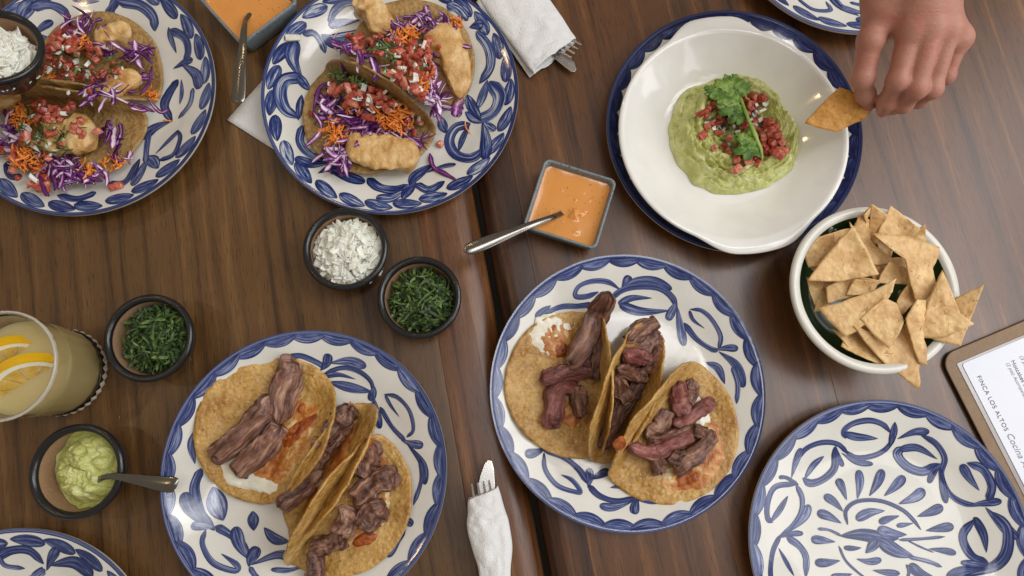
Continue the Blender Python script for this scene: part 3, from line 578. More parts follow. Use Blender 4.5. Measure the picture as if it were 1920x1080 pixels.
def shred(T, pts, w=8, lift=.004, mat='cabbage', name='cabbage_shred', thick=.0009):
    """one shred traced in crop pixels"""
    c = smooth_path([tuple(T.top(x, y, lift + .002 * nz(x * .05, y * .05))) for x, y in pts], 20); w = w / T.f * scale(*T.px(*pts[0]), .03); V, ST = [], []; rr = RNG.random()
    for i, p in enumerate(c):
        u = i / 19; t = c[min(19, i + 1)] - c[max(0, i - 1)]; t = Vector(t).normalized(); sd = t.cross(Vector((0, 0, 1))).normalized(); k = min(1, u / .15 + .2, (1 - u) / .15 + .2) * (.85 + .6 * nz(u * 4, pts[0][0]))
        for j in range(4): V.append(Vector(p) + sd * (j / 3 - .5) * w * k + Vector((0, 0, .2 * w * abs(j / 3 - .5) + .0008 * nz(u * 6, j, rr)))); ST.append((u, j / 3, rr))
    return solid(obj(name, V, grid_faces(20, 4), M[mat], T.t, True, ST), thick, 0)
# ------------------------------------------------------------------ the ten tacos
def pico(T, kind, cx, cy, rx, ry, rot, n, h0, h1, sc=1.0):
    """tomato and onion fall mixed: the named one dominates"""
    o = 'onion' if kind == 'tomato' else 'tomato'
    scatter(T, kind, cx, cy, rx * 1.15, ry * 1.15, rot, int(n * (.6 if kind == 'onion' else .85)), h0, h1, sc * (.56 if kind == 'onion' else .95), .9)
    scatter(T, o, cx, cy, rx * 1.2, ry * 1.2, rot, int(n * (.5 if o == 'tomato' else .2)), h0 + .002, h1, sc * (.56 if o == 'onion' else .9), .9)
    scatter(T, 'cilantro', cx, cy, rx, ry, rot, max(1, int(n * .15)), h0 + .003, h1, .9, .8)
A_, B_, E_, F_ = (0, 0), (460, 0), (900, 480), (300, 540)
T = Taco('fish taco under red salsa at the back of the top left plate', A_, 2, (345, 372), (438, 58), .0705, 8, 58, seed=1, mat='tortilla_dry')
T.strip('battered_fish', 'fish', [(370, 165), (430, 150), (500, 110)], 78, .018, 0, 1, .13, .7, fib=0.0, endr=.12); T.strip('battered_fish', 'fish', [(400, 380), (470, 350), (560, 315)], 100, .018, 0, 2, .13, .7, fib=0.0, endr=.12)
scatter(T, 'cabbage', 420, 330, 90, 50, -20, 26, .010, .012); scatter(T, 'cabbage', 470, 190, 90, 25, 8, 14, .012, .008); scatter(T, 'cabbage', 290, 110, 60, 40, -40, 8, .008, .01)
scatter(T, 'carrot', 170, 285, 40, 35, 0, 26, .006, .012); scatter(T, 'carrot', 310, 165, 26, 20, 0, 12, .016, .010); scatter(T, 'carrot', 565, 355, 18, 24, 0, 8, .004, .004)
pico(T, 'tomato', 255, 220, 80, 70, 20, 40, .012, .016); pico(T, 'tomato', 420, 270, 40, 30, 0, 10, .018, .008); pico(T, 'onion', 260, 250, 90, 80, 20, 16, .020, .012); scatter(T, 'cilantro', 320, 250, 120, 60, 0, 14, .026, .008)
for q in ([(215, 145), (235, 100), (280, 75), (320, 90)], [(320, 130), (305, 80), (330, 55)], [(335, 120), (350, 85), (385, 70)], [(365, 115), (395, 100), (420, 95)], [(430, 230), (520, 190), (585, 180)], [(400, 310), (480, 298), (580, 295)], [(570, 250), (560, 310), (525, 355)], [(565, 380), (600, 420), (632, 412)], [(480, 390), (520, 395), (580, 420)], [(480, 160), (540, 175), (580, 210)], [(490, 405), (530, 415), (570, 410)]): shred(T, q, 15, .012)
T.patch('red_salsa', 'redsauce', [(230, 120), (300, 95), (330, 150), (270, 200), (215, 190)], .014, 3, .4)
T = Taco('fish taco at the front of the top left plate, beside the tilted onion bowl', A_, 2, (318, 402), (238, 690), .070, 9, 60, seed=2, mat='tortilla_dry')
T.strip('battered_fish', 'fish', [(200, 540), (300, 540), (408, 530)], 150, .022, .010, 3, .13, .72, fib=0.0, endr=.12); T.strip('battered_fish', 'fish', [(-40, 410), (40, 395), (130, 372)], 88, .02, .004, 4, .13, .7, fib=0.0, endr=.12)
scatter(T, 'cabbage', 210, 620, 80, 50, 30, 26, .006, .012); scatter(T, 'cabbage', 20, 490, 60, 60, 0, 12, .008, .01); scatter(T, 'cabbage', 340, 660, 50, 20, -10, 7, .006, .006); scatter(T, 'cabbage', 420, 500, 40, 20, 0, 6, .012, .01); scatter(T, 'cabbage', 450, 590, 40, 12, 0, 5, .004, .01)
scatter(T, 'carrot', 85, 430, 42, 45, 0, 44, .012, .014); scatter(T, 'carrot', 105, 590, 55, 48, 0, 40, .012, .012); scatter(T, 'carrot', 330, 635, 26, 34, 0, 14, .006, .008); scatter(T, 'carrot', 420, 610, 34, 18, 0, 10, .006, .006)
pico(T, 'tomato', 230, 440, 80, 50, 20, 26, .020, .014); pico(T, 'tomato', 330, 480, 50, 30, 0, 8, .026, .006); pico(T, 'tomato', 110, 660, 70, 40, 20, 14, .006, .008); pico(T, 'tomato', 30, 580, 50, 20, 0, 6, .010, .006)
pico(T, 'onion', 165, 510, 70, 90, 0, 26, .020, .012); scatter(T, 'cilantro', 170, 500, 110, 80, 0, 26, .024, .012); scatter(T, 'cilantro', 230, 560, 30, 50, 0, 8, .026, .008)
for q in ([(180, 560), (190, 620), (180, 670)], [(190, 640), (210, 690), (205, 715)], [(150, 660), (170, 720), (185, 735)], [(200, 600), (250, 620), (300, 640)], [(240, 640), (232, 680), (220, 712)], [(450, 460), (455, 500), (435, 550)], [(380, 480), (410, 495), (435, 515)], [(280, 640), (320, 660), (385, 680)]): shred(T, q, 18, .012)
T = Taco('fish taco nearer the cutlery napkin on the centre fish plate', B_, 2, (572, 316), (742, 32), .0715, 9, 58, seed=3, mat='tortilla_dry')
T.strip('battered_fish', 'fish', [(690, 120), (765, 200), (800, 290), (806, 385)], 150, .020, .001, 5, .12, .7, ends=(1.1, .5), fib=0.0, endr=.12); T.strip('battered_fish', 'fish', [(425, 25), (480, 60), (540, 160)], 108, .026, .006, 6, .13, .8, fib=0.0, endr=.12)
scatter(T, 'cabbage', 700, 90, 70, 34, 20, 18, .008, .010); scatter(T, 'cabbage', 590, 105, 40, 36, 0, 12, .014, .010); scatter(T, 'cabbage', 440, 215, 100, 22, 30, 22, .010, .010); scatter(T, 'cabbage', 715, 370, 60, 40, 50, 22, .012, .010)
scatter(T, 'carrot', 600, 130, 46, 24, -10, 30, .022, .010); scatter(T, 'carrot', 675, 300, 26, 60, 20, 26, .020, .010); scatter(T, 'carrot', 790, 90, 16, 34, 10, 12, .004, .006)
pico(T, 'tomato', 640, 235, 60, 85, 20, 40, .020, .014); pico(T, 'tomato', 455, 165, 46, 34, 20, 12, .018, .012); pico(T, 'onion', 555, 230, 90, 50, 40, 22, .026, .012); pico(T, 'onion', 660, 330, 40, 30, 0, 8, .028, .008); scatter(T, 'cilantro', 520, 190, 70, 30, 20, 22, .030, .010)
for q in ([(345, 160), (380, 195), (440, 210)], [(500, 75), (540, 95), (560, 130)], [(505, 100), (515, 140), (525, 160)], [(640, 50), (680, 75), (760, 100)], [(740, 130), (790, 165), (850, 180)], [(690, 195), (725, 210), (760, 203)], [(690, 220), (715, 260), (710, 320)], [(800, 440), (810, 400), (815, 368)]): shred(T, q, 18, .014)
shred(T, [(788, 440), (796, 405), (812, 372)], 46, .012)
T = Taco('fish taco with a rectangular battered fillet at its front, nearer the onion bowl', B_, 2, (540, 328), (345, 628), .0715, 9, 58, seed=4, mat='tortilla_dry')
T.strip('battered_fish', 'fish', [(385, 570), (520, 585), (660, 610)], 138, .024, .003, 7, .10, .9, fib=0.0, endr=.12)
scatter(T, 'cabbage', 450, 480, 110, 44, 20, 40, .014, .012); scatter(T, 'cabbage', 350, 575, 46, 50, 0, 14, .006, .010); scatter(T, 'cabbage', 320, 390, 40, 50, 0, 14, .008, .010); scatter(T, 'cabbage', 630, 520, 40, 30, 0, 8, .008, .006)
scatter(T, 'carrot', 540, 420, 80, 54, 30, 90, .020, .014); scatter(T, 'carrot', 345, 490, 45, 50, 20, 36, .014, .008); scatter(T, 'carrot', 410, 400, 40, 30, 0, 14, .020, .010)
pico(T, 'tomato', 395, 330, 70, 36, 15, 22, .020, .012); pico(T, 'tomato', 490, 370, 56, 36, 20, 18, .026, .012); pico(T, 'tomato', 620, 480, 40, 30, 0, 8, .010, .006); pico(T, 'tomato', 250, 445, 26, 24, 0, 2, .004, .002)
pico(T, 'onion', 470, 370, 80, 50, 20, 16, .030, .010); pico(T, 'onion', 620, 450, 30, 30, 0, 5, .014, .006); scatter(T, 'cilantro', 385, 300, 60, 26, 20, 22, .030, .008)
for q in ([(350, 210), (365, 245), (410, 265)], [(330, 310), (280, 330), (255, 420)], [(255, 420), (285, 470), (270, 510), (222, 552)], [(390, 560), (340, 600), (295, 645)], [(365, 590), (375, 630), (385, 665)], [(500, 480), (560, 510), (585, 542)], [(300, 420), (330, 470), (400, 460)], [(360, 475), (430, 455), (490, 465)], [(560, 490), (620, 520), (660, 552)]): shred(T, q, 18, .013)

def blob(cx, cy, rx, ry, rot=0, k=9):
    r = math.radians(rot); return [(cx + rx * math.cos(a) * math.cos(r) - ry * math.sin(a) * math.sin(r), cy + rx * math.cos(a) * math.sin(r) + ry * math.sin(a) * math.cos(r)) for a in np.linspace(0, 2 * math.pi, k + 1)[:-1]]
# left steak plate
T = Taco('steak taco lying open nearest the bottom left spoon, white cheese along its front', F_, 2, (605, 625), (172, 395), .0715, 7, 46, .022, .010, lying=.090, seed=5)
T.patch('melted_cheese', 'cream', [(218, 645), (240, 725), (330, 755), (420, 772), (450, 735), (360, 690), (290, 640)], .0022, 1, .1)
T.patch('browned_cheese', 'cheese', [(250, 670), (330, 650), (430, 540), (520, 420), (590, 470), (560, 580), (490, 700), (400, 762), (300, 730)], .0022, 2, .2)
T.patch('charred_cheese', 'char', [(440, 590), (500, 500), (590, 480), (560, 540), (480, 620)], .003, 4, .3); T.patch('charred_cheese', 'char', blob(532, 455, 14, 24, 20), .003, 5)
for k, (q, w) in enumerate([([(505, 268), (488, 350), (452, 500)], 100), ([(430, 410), (345, 525), (208, 635)], 92), ([(462, 515), (392, 605), (300, 695)], 94)]): T.strip('steak_strip', 'meat', q, w, .018, .002, k, .16, .72)
T = Taco('folded steak taco in the middle of the left steak plate', F_, 2, (735, 690), (500, 540), .0520, 78, 60, .010, .010, seed=6, stretch=1.36, fold=(616, 650), lying=.032)
T.patch('browned_cheese', 'cheese', [(690, 420), (745, 460), (700, 640), (600, 800), (540, 840), (560, 740), (640, 600)], .002, 3, .2)
for k, (q, w) in enumerate([([(725, 448), (690, 500), (625, 570)], 84), ([(690, 540), (640, 590), (600, 650)], 70), ([(620, 570), (600, 640), (560, 710)], 70), ([(618, 690), (560, 740), (455, 818)], 74)]): T.strip('steak_strip', 'meat', q, w, .016, .006, 10 + k, .16, .7)
T = Taco('steak taco with chunky meat hanging toward the bottom edge of the photo', F_, 2, (688, 800), (900, 945), .0715, 9, 72, .011, .010, lying=.066, seed=7)
T.patch('browned_cheese', 'cheese', [(770, 560), (820, 590), (850, 700), (870, 770), (820, 920), (720, 970), (700, 900), (760, 760)], .002, 6, .2); T.patch('charred_cheese', 'char', blob(770, 940, 50, 26, -20), .003, 5)
for k, (q, w, m_) in enumerate([([(800, 580), (790, 640), (765, 712)], 90, 'meat'), ([(892, 690), (820, 730), (735, 800)], 92, 'meat'), ([(845, 820), (800, 850), (765, 890)], 104, 'meat'), ([(745, 830), (715, 870), (680, 915)], 90, 'meat'), ([(705, 940), (650, 950), (580, 975)], 74, 'meat'), ([(585, 975), (590, 1030), (585, 1100)], 70, 'meat')]): T.strip('steak_strip', m_, q, w, .018, .003, 20 + k, .16, .78)
# right steak plate
T = Taco('steak taco with an orange browned spot, leftmost on the right steak plate', E_, 2, (452, 480), (95, 478), .0725, 8, 60, .016, .010, seed=8)
T.patch('browned_cheese', 'cream', blob(268, 295, 84, 78, 20), .0018, 2, .25); T.patch('browned_cheese', 'cheese', blob(282, 310, 74, 66, 40), .0022, 7, .2); T.patch('charred_cheese', 'char', blob(300, 345, 30, 36, 0), .0028, 8, .4); T.patch('browned_cheese', 'cheese', blob(340, 600, 44, 46, 10), .002, 9, .3)
for k, (q, w, m_) in enumerate([([(478, 140), (440, 225), (385, 330), (330, 420)], 84, 'meat'), ([(225, 462), (320, 440), (425, 425)], 72, 'meat_pink'), ([(268, 640), (272, 570), (300, 495), (365, 505)], 74, 'meat_pink'), ([(370, 490), (365, 540), (378, 600)], 64, 'meat'), ([(330, 400), (390, 390), (430, 330)], 60, 'meat'), ([(440, 300), (445, 380), (420, 460)], 60, 'meat')]): T.strip('steak_strip', m_, q, w, .015, .002, 30 + k, .16, .66)
T = Taco('narrow folded steak taco in the middle of the right steak plate', E_, 2, (458, 488), (700, 590), .0590, 74, 70, .012, .010, seed=9, stretch=1.24, fold=(556, 520), lying=.046)
T.patch('browned_cheese', 'cheese', [(645, 285), (690, 310), (700, 360), (670, 410), (630, 460), (612, 400), (645, 340)], .002, 3, .2)
for k, (q, w, m_) in enumerate([([(645, 255), (600, 280), (545, 320)], 62, 'meat'), ([(665, 300), (610, 350), (555, 400)], 72, 'meat'), ([(530, 370), (580, 385), (630, 400)], 60, 'meat_pink'), ([(670, 345), (640, 400), (590, 450)], 50, 'meat'), ([(510, 430), (560, 450), (610, 455)], 56, 'meat'), ([(508, 450), (520, 500), (545, 545)], 60, 'meat'), ([(600, 470), (560, 520), (520, 570)], 60, 'meat'), ([(560, 520), (510, 600), (475, 660)], 66, 'meat'), ([(510, 600), (475, 660), (450, 715)], 60, 'meat')]): T.strip('steak_strip', m_, q, w, .013, .006, 40 + k, .2, .62)
T = Taco('open steak taco with pink meat strips, rightmost on the right steak plate', E_, 2, (604, 578), (912, 830), .0730, 9, 56, .016, .010, lying=.074, seed=10)
T.patch('browned_cheese', 'cheese', [(680, 800), (740, 780), (830, 720), (860, 620), (900, 650), (915, 760), (850, 870), (760, 890), (690, 860)], .0024, 11, .25); T.patch('charred_cheese', 'char', blob(512, 697, 22, 28, 40), .002, 12, .3); T.patch('browned_cheese', 'cream', blob(820, 590, 50, 60, 30), .0016, 3, .4); T.patch('charred_cheese', 'char', blob(780, 830, 60, 34, -20), .003, 13, .4)
for k, (q, w, m_) in enumerate([([(690, 580), (660, 640), (625, 690)], 66, 'meat'), ([(735, 475), (740, 540), (762, 600)], 68, 'meat_pink'), ([(792, 468), (785, 510), (775, 560)], 54, 'meat'), ([(868, 545), (800, 590), (715, 635)], 54, 'meat_pink'), ([(800, 640), (720, 680), (630, 690)], 62, 'meat'), ([(552, 710), (630, 738), (710, 700), (790, 670)], 56, 'meat_pink'), ([(655, 740), (660, 780), (668, 815)], 50, 'meat'), ([(862, 670), (800, 740), (725, 810)], 64, 'meat'), ([(790, 645), (830, 665), (862, 690)], 56, 'meat'), ([(700, 740), (740, 760), (770, 740)], 56, 'meat')]): T.strip('steak_strip', m_, q, w, .014, .002 + .003 * (k > 4), 50 + k, .16, .7)

# bits fallen on the plates
class Flat:
    def __init__(s, t, o, f, fn): s.t, s.f, s.fn = t, f, fn; s.px = lambda x, y: (o[0] + x / f, o[1] + y / f)
    def top(s, x, y, lift=0):
        z = .02
        for _ in range(4): g = P(*s.px(x, y), z); z = s.fn(g) + lift
        return Vector((g.x, g.y, z))
fc = Vector((-.1157, .3372, 0)); fl = Vector((-.4333, .3339, 0))
def plate_fn(c): return lambda g: pz(min(PR, math.hypot(g.x - c.x, g.y - c.y)))
def bit(name, label, cat, o, xy, c, pts=None, me=None):
    t = thing(name, label, cat, P(o[0] + xy[0] / 2, o[1] + xy[1] / 2, .018), 'bits fallen on the plates'); fo = Flat(t, o, 2, plate_fn(c))
    if pts: shred(fo, pts, 20, .002, name='shred')
    else: inst('piece', me, t, fo.top(xy[0], xy[1], .003), (.2, .1, U(0, 3)), 1.2)
bit('cabbage_shred', 'purple cabbage shred fallen on the plate beside the battered fillet', 'cabbage', B_, (740, 640), fc, [(692, 575), (705, 625), (745, 650), (792, 675)])
bit('tomato_piece', 'small tomato sliver fallen on the centre fish plate, above the fallen purple shred', 'tomato', B_, (730, 540), fc, me=TOM[3])
bit('tomato_piece', 'pale tomato cube fallen at the front of the top left plate', 'tomato', A_, (436, 698), fl, me=TOM[5])
bit('carrot_shred', 'single carrot shred on the painted loop right of the battered fillet', 'carrot', B_, (832, 480), fc, me=CAR[2])
bit('carrot_shred', 'single carrot crumb on the right rim of the top left plate', 'carrot', A_, (626, 452), fl, me=CAR[4])
bit('onion_piece', 'pinkish onion sliver on the upper left rim of the centre fish plate', 'onion', B_, (181, 143), fc, me=ONI[2])

# ------------------------------------------------------------------ small black bowls and what is in them
def small_bowl(px, label, z=.042, rot=(0, 0, 0), base=0.0):
    (xl, xr, yc) = px; a, b = P(xl, yc, z + base), P(xr, yc, z + base); R = (b - a).length / 2; c = (a + b) / 2
    t = thing('sauce_bowl', label, 'bowl', (c.x, c.y, base), 'small black rimmed bowls'); t.rotation_euler = rot
    out = [(.0001, .003), (.42, .003), (.50, .001), (.56, 0), (.62, .002), (.80, .014), (.93, .028), (.985, .0362), (1.0, .039), (.995, .0412), (.97, .0425), (.92, .0429), (.875, .0422), (.845, .0404), (.835, .038)]
    V, Fc = lathe([(r * R, zz) for r, zz in out], (0, 0, 0), 72); b_ = obj('bowl_body', V, Fc, M['black'], t, world=False)
    inn = [(.8355, .0379), (.83, .034), (.78, .020), (.66, .011), (.45, .0075), (.0001, .007)]
    s = smooth_path([(r * R, zz) for r, zz in inn], 24); s[-1][0] = .0001
    V, Fc = lathe([tuple(q) for q in s], (0, 0, 0), 72); obj('bowl_inside', V, [f[::-1] for f in Fc], M['tan'], t, world=False)
    return t, R
def heap(name, label, cat, bowl, R, ms, n, zlo, dome, rad=.80, off=(0, 0), sc=1.0, group=None, flat=.6):
    t = thing(name, label, cat, bowl.location, group); t.rotation_euler = bowl.rotation_euler
    for _ in range(n):
        a = U(0, 6.28); r = math.sqrt(U(0, 1)); x, y = r * math.cos(a) * rad * R, r * math.sin(a) * rad * R
        zt = zlo + dome * (1 - r ** 2) + .003 * nz(x * 90, y * 90, 3)
        me = RNG.choice(ms); o = bpy.data.objects.new(me.name.split('.')[0], me); COL.objects.link(o); o.parent = t
        o.location = (x + off[0], y + off[1], zt - U(0, 1) ** 1.5 * .010 * (1 - .3 * r)); o.rotation_euler = (U(-1, 1) * flat, U(-1, 1) * flat, U(0, 6.28)); s = sc * U(.8, 1.25); o.scale = (s, s, s)
    bed(t, R, 'onion' if cat == 'onion' else 'cilantro', zlo, dome, rad, off)
    return t
def bed(t, R, mat, zlo, dome, rad, off):
    V = []
    for i in range(12):
        for k in range(40):
            f = (i + .01) / 11.01; a = 2 * math.pi * k / 40; x, y = off[0] + f * rad * R * math.cos(a), off[1] + f * rad * R * math.sin(a); V.append((x, y, max(zlo - .007 + dome * (1 - f * f) - .010 * f ** 4, .0085 + float(np.interp(math.hypot(x, y) / R, [0, .45, .66, .78, .83, .86], [0, .0010, .0042, .0130, .0265, .031])))))
    tag(obj('underlayer', V, grid_faces(12, 40, True) + [tuple(range(40))], M[mat], t, world=False), kind='stuff')
t, R = small_bowl((567, 727, 466), 'black rimmed bowl of chopped onion below the centre fish plate')
heap('chopped_onion', 'heap of chopped white onion in the bowl below the centre fish plate', 'onion', t, R, ONI, 260, .032, .016, .76, (.001, -.002), .96)
t, R = small_bowl((707, 865, 557), 'black rimmed bowl of chopped cilantro just left of the gap between the tables')
heap('chopped_cilantro', 'dark green chopped cilantro in the bowl just left of the gap between the tables', 'herb', t, R, CIL, 300, .030, .013, .75, (.0015, -.001), 1.15)
t, R = small_bowl((193, 361, 633), 'black rimmed bowl of chopped cilantro beside the glass of lemonade')
heap('chopped_cilantro', 'bright chopped cilantro in the bowl beside the glass of lemonade', 'herb', t, R, CIL, 300, .030, .014, .74, (.0015, .001), 1.15)
tg, Rg = small_bowl((53, 231, 884), 'black rimmed bowl of guacamole at the lower left, a spoon leaning in it')
t, R = small_bowl((-128, 46, 97), 'tilted black rimmed bowl of onion held over the top left plate', rot=(math.radians(-10), math.radians(14), 0), base=.075)
TILT = t
heap('chopped_onion', 'chopped white onion sliding in the tilted bowl at the left edge', 'onion', t, R, ONI, 260, .029, .016, .70, (.001, -.006), .96)

def mound(name, label, cat, c, R, hfun, mat, z0, nr=60, na=160, wob=.06, seed=0, floor=None):
    t = thing(name, label, cat, (c[0], c[1], z0)); V = []
    for i in range(nr):
        for k in range(na):
            a = 2 * math.pi * k / na; f = (i + .01) / (nr - 1 + .01); r = R * f * (1 + wob * (nz(math.cos(a) * 1.4, math.sin(a) * 1.4, seed) + .5 * nz(math.cos(a) * 4, math.sin(a) * 4, seed + 3)) * f)
            x, y = r * math.cos(a), r * math.sin(a); V.append((x, y, max(hfun(f, a, r), floor(x, y) if floor else 0)))
    obj('avocado_mash', V, grid_faces(nr, na, True) + [tuple(range(na))], M[mat], t, world=False)
    return t
def gu_small(f, a, r):
    x, y = r * math.cos(a), r * math.sin(a); e = (1 - f ** 5)
    return e * (.026 + .005 * (1 - f * f) + .0045 * nz(x, y, 1, 70) + .0034 * nz(x + .01 * nz(x, y, 5, 60), y, 2, 150) + .0022 * abs(nz(x, y, 6, 240)) - .0040 * max(0, .14 - abs(nz(x * .6 + y * .5, y, 9, 75))) / .14)
mound('guacamole', 'pale green guacamole in the small bowl at the lower left', 'guacamole', (tg.location.x + .0035, tg.location.y + .001), Rg * .82, gu_small, 'guac', .0095, floor=lambda x, y: float(np.interp(math.hypot(x + .0035, y + .001) / Rg, [0, .45, .66, .78, .83, .86], [0, .0010, .0042, .0130, .0265, .031])))

# ------------------------------------------------------------------ spoons
def spoon(label, path, mat='steel', bead=False):
    """path: (px, py, z, width in pixels) from the handle end to the tip of the bowl"""
    q = [P(x, y, z) for x, y, z, w in path]; ws = [w * scale(x, y, z) for x, y, z, w in path]
    s = smooth_path([tuple(p) + (w,) for p, w in zip(q, ws)], 60); t = thing('spoon', label, 'spoon', q[0], 'spoons in the sauces'); V, m = [], 14; beads = []
    for i, (x, y, z, w) in enumerate(s):
        dv = Vector(s[min(59, i + 1)][:3]) - Vector(s[max(0, i - 1)][:3]); dv.normalize(); sd = dv.cross(Vector((0, 0, 1))).normalized(); up = sd.cross(dv)
        w = max(w, .0005); th = .0011 + .0010 * min(1, i / 40)
        for j in range(m):
            a = 2 * math.pi * j / m; ca, sa = math.cos(a), math.sin(a)
            h = th * (.55 + .45 * abs(sa)) if False else th; crown = .10 * w * (1 - ca * ca)
            V.append(Vector((x, y, z)) + sd * ca * w / 2 + up * (sa * h * (.6) + crown + .0006 * max(0, abs(ca) - .72) * 4))
        if bead and 2 < i < 44 : beads += [Vector((x, y, z)) + sd * k * w * .40 + up * (th * .9 + .0003) for k in (-1, 1)]
    V += [Vector(s[0][:3]), Vector(s[-1][:3])]; k = 60 * m
    Fc = grid_faces(60, m, True) + [(k, (j + 1) % m, j) for j in range(m)] + [(k + 1, 59 * m + j, 59 * m + (j + 1) % m) for j in range(m)]
    obj('spoon_body', V, Fc, M[mat], t)
    if beads:
        V, Fc = [], []; bl = smooth_path([tuple(b) for b in beads[0::2]], 70); br = smooth_path([tuple(b) for b in beads[1::2]], 70)
        for b in list(bl) + list(br):
            o_ = len(V); r = .00052
            for zz, rr in ((-.5, .87), (.3, .95), (.9, .4)): V += [(b[0] + r * rr * math.cos(a), b[1] + r * rr * math.sin(a), b[2] + r * zz) for a in [k_ * math.pi / 3 for k_ in range(6)]]
            Fc += [tuple(o_ + x for x in f) for f in grid_faces(3, 6, True)] + [tuple(o_ + 12 + k_ for k_ in range(6))]
        tag(obj('beaded_edge', V, Fc, M[mat], t), kind='stuff')
    return t
spoon('ornate silver spoon with a beaded handle, standing in the sauce dish in the middle', [(869, 470, .050, 6), (877, 468, .0500, 21), (895, 462, .0495, 26), (925, 450, .048, 24), (960, 436, .046, 18), (1000, 420, .043, 13), (1032, 409, .036, 11), (1050, 402, .024, 11), (1068, 394, .014, 24), (1090, 384, .012, 34), (1112, 374, .013, 22), (1122, 370, .014, 5)], 'steel', True)
spoon('plain silver spoon hanging from the sauce dish at the top edge', [(447, 193, .040, 20), (447, 184, .0405, 27), (449, 160, .042, 25), (452, 120, .044, 19), (456, 80, .043, 15), (458, 55, .039, 12), (461, 38, .028, 10), (470, 26, .022, 12), (483, 8, .015, 26), (494, -12, .013, 34), (502, -32, .014, 6)], 'steel')
spoon('silver spoon with its handle pointing right from the small guacamole bowl', [(333, 909, .056, 14), (328, 908, .0565, 27), (312, 908, .0565, 30), (280, 903, .055, 24), (245, 897, .052, 17), (215, 893, .048, 12), (198, 894, .043, 11), (182, 901, .036, 13), (165, 910, .0275, 24), (148, 917, .0245, 28), (134, 920, .023, 8)], 'steel')

# ------------------------------------------------------------------ square sauce dishes
def rsq(half, rad, n=12):
    pts = []
    for k, (sx, sy) in enumerate(((1, 1), (-1, 1), (-1, -1), (1, -1))):
        for i in range(n + 1):
            a = math.pi / 2 * (k + i / n); pts.append((sx * (half - rad) + rad * math.cos(a), sy * (half - rad) + rad * math.sin(a)))
    return pts
def square_dish(label, c, half, yaw, slabel, bubbles, seed):
    t = thing('square_dish', label, 'dish', (c.x, c.y, 0), 'square stoneware sauce dishes'); t.rotation_euler = (0, 0, yaw)
    prof = [(.02, .003), (.70, .003), (.74, .0), (.80, .0005), (.86, .004), (.965, .026), (.985, .0305), (.975, .0322), (.955, .0328), (.925, .0326), (.905, .0312), (.895, .029), (.80, .008), (.74, .0055), (.02, .005)]
    V = []; n = 52
    for f, z in prof: V += [(x, y, z) for x, y in rsq(half * f, half * f * .16 + .0005)]
    obj('dish_body', V, grid_faces(len(prof), n, True) + [tuple(range(n))[::-1], tuple(range((len(prof) - 1) * n, len(prof) * n))], M['stone'], t, world=False)
    s = thing('sauce', slabel, 'sauce', (c.x, c.y, 0), 'orange chipotle sauces'); s.rotation_euler = (0, 0, yaw); V = []; nr = 60; hs = half * .882
    for i in range(nr):
        f = (i + .02) / (nr - 1 + .02)
        ring = np.array(rsq(hs * f, hs * f * .15 + .0001)); ring = np.vstack([ring, ring[:1]]); dl = np.concatenate([[0], np.cumsum(np.hypot(*np.diff(ring, axis=0).T))]); tt = np.linspace(0, dl[-1], 141)[:-1]
        for x, y in zip(np.interp(tt, dl, ring[:, 0]), np.interp(tt, dl, ring[:, 1])):
            z = .0238 + .0006 * nz(x, y, seed, 50) + .0012 * f ** 10
            for bx, by, br, bh in bubbles:
                d2 = ((x - bx) ** 2 + (y - by) ** 2) / br ** 2
                z += bh * math.exp(-d2 * 2.2)
            V.append((x, y, z))
    obj('sauce_surface', V, grid_faces(nr, 140, True) + [tuple(range(140))], M['sauce'], s, world=False)
z = .032; tlc, trc, brc, blc = (P(*q, z) for q in ((1021, 296), (1160, 335), (1117, 473), (978, 425)))
c = (tlc + trc + brc + blc) / 4; e = ((trc - tlc) + (brc - blc)); half = (e.length / 4 + ((tlc - blc) + (trc - brc)).length / 4) / 2
bub = [(.0075, -.006, .0065, .0022), (.0125, -.0075, .003, -.0016), (.0165, -.001, .0022, .0012), (-.012, .014, .001, .001), (.010, .018, .0009, .001), (-.016, -.012, .0009, .001), (.004, .008, .0016, .0012), (.006, -.003, .0018, .0014), (.0085, -.0025, .0017, .0013), (.002, -.004, .0012, .001), (.018, .012, .001, .001), (.008, -.008, .006, .0016), (.013, -.005, .003, .0012), (.014, -.024, .004, .001), (-.002, -.018, .001, .0008), (.004, -.0105, .003, .0012)]
square_dish('grey stoneware square dish of orange sauce in the middle of the table', c, half, math.atan2(e.y, e.x), 'orange sauce with bubbles around the beaded spoon', bub, 1)
c2 = P(454, -12, z); a2 = P(356, -2, z); b2 = P(455, 83, z); half2 = half
c2 = P(455, 84, z) + Vector((0, 1, 0)) * half2 * 1.36 + Vector((.001, 0, 0))
square_dish('grey stoneware square dish of orange sauce cut off by the top edge', c2, half2, math.radians(45 - 3), 'orange sauce around the plain spoon at the top edge', [(-.01, -.012, .004, .0006), (.008, .004, .005, .0008)], 5)

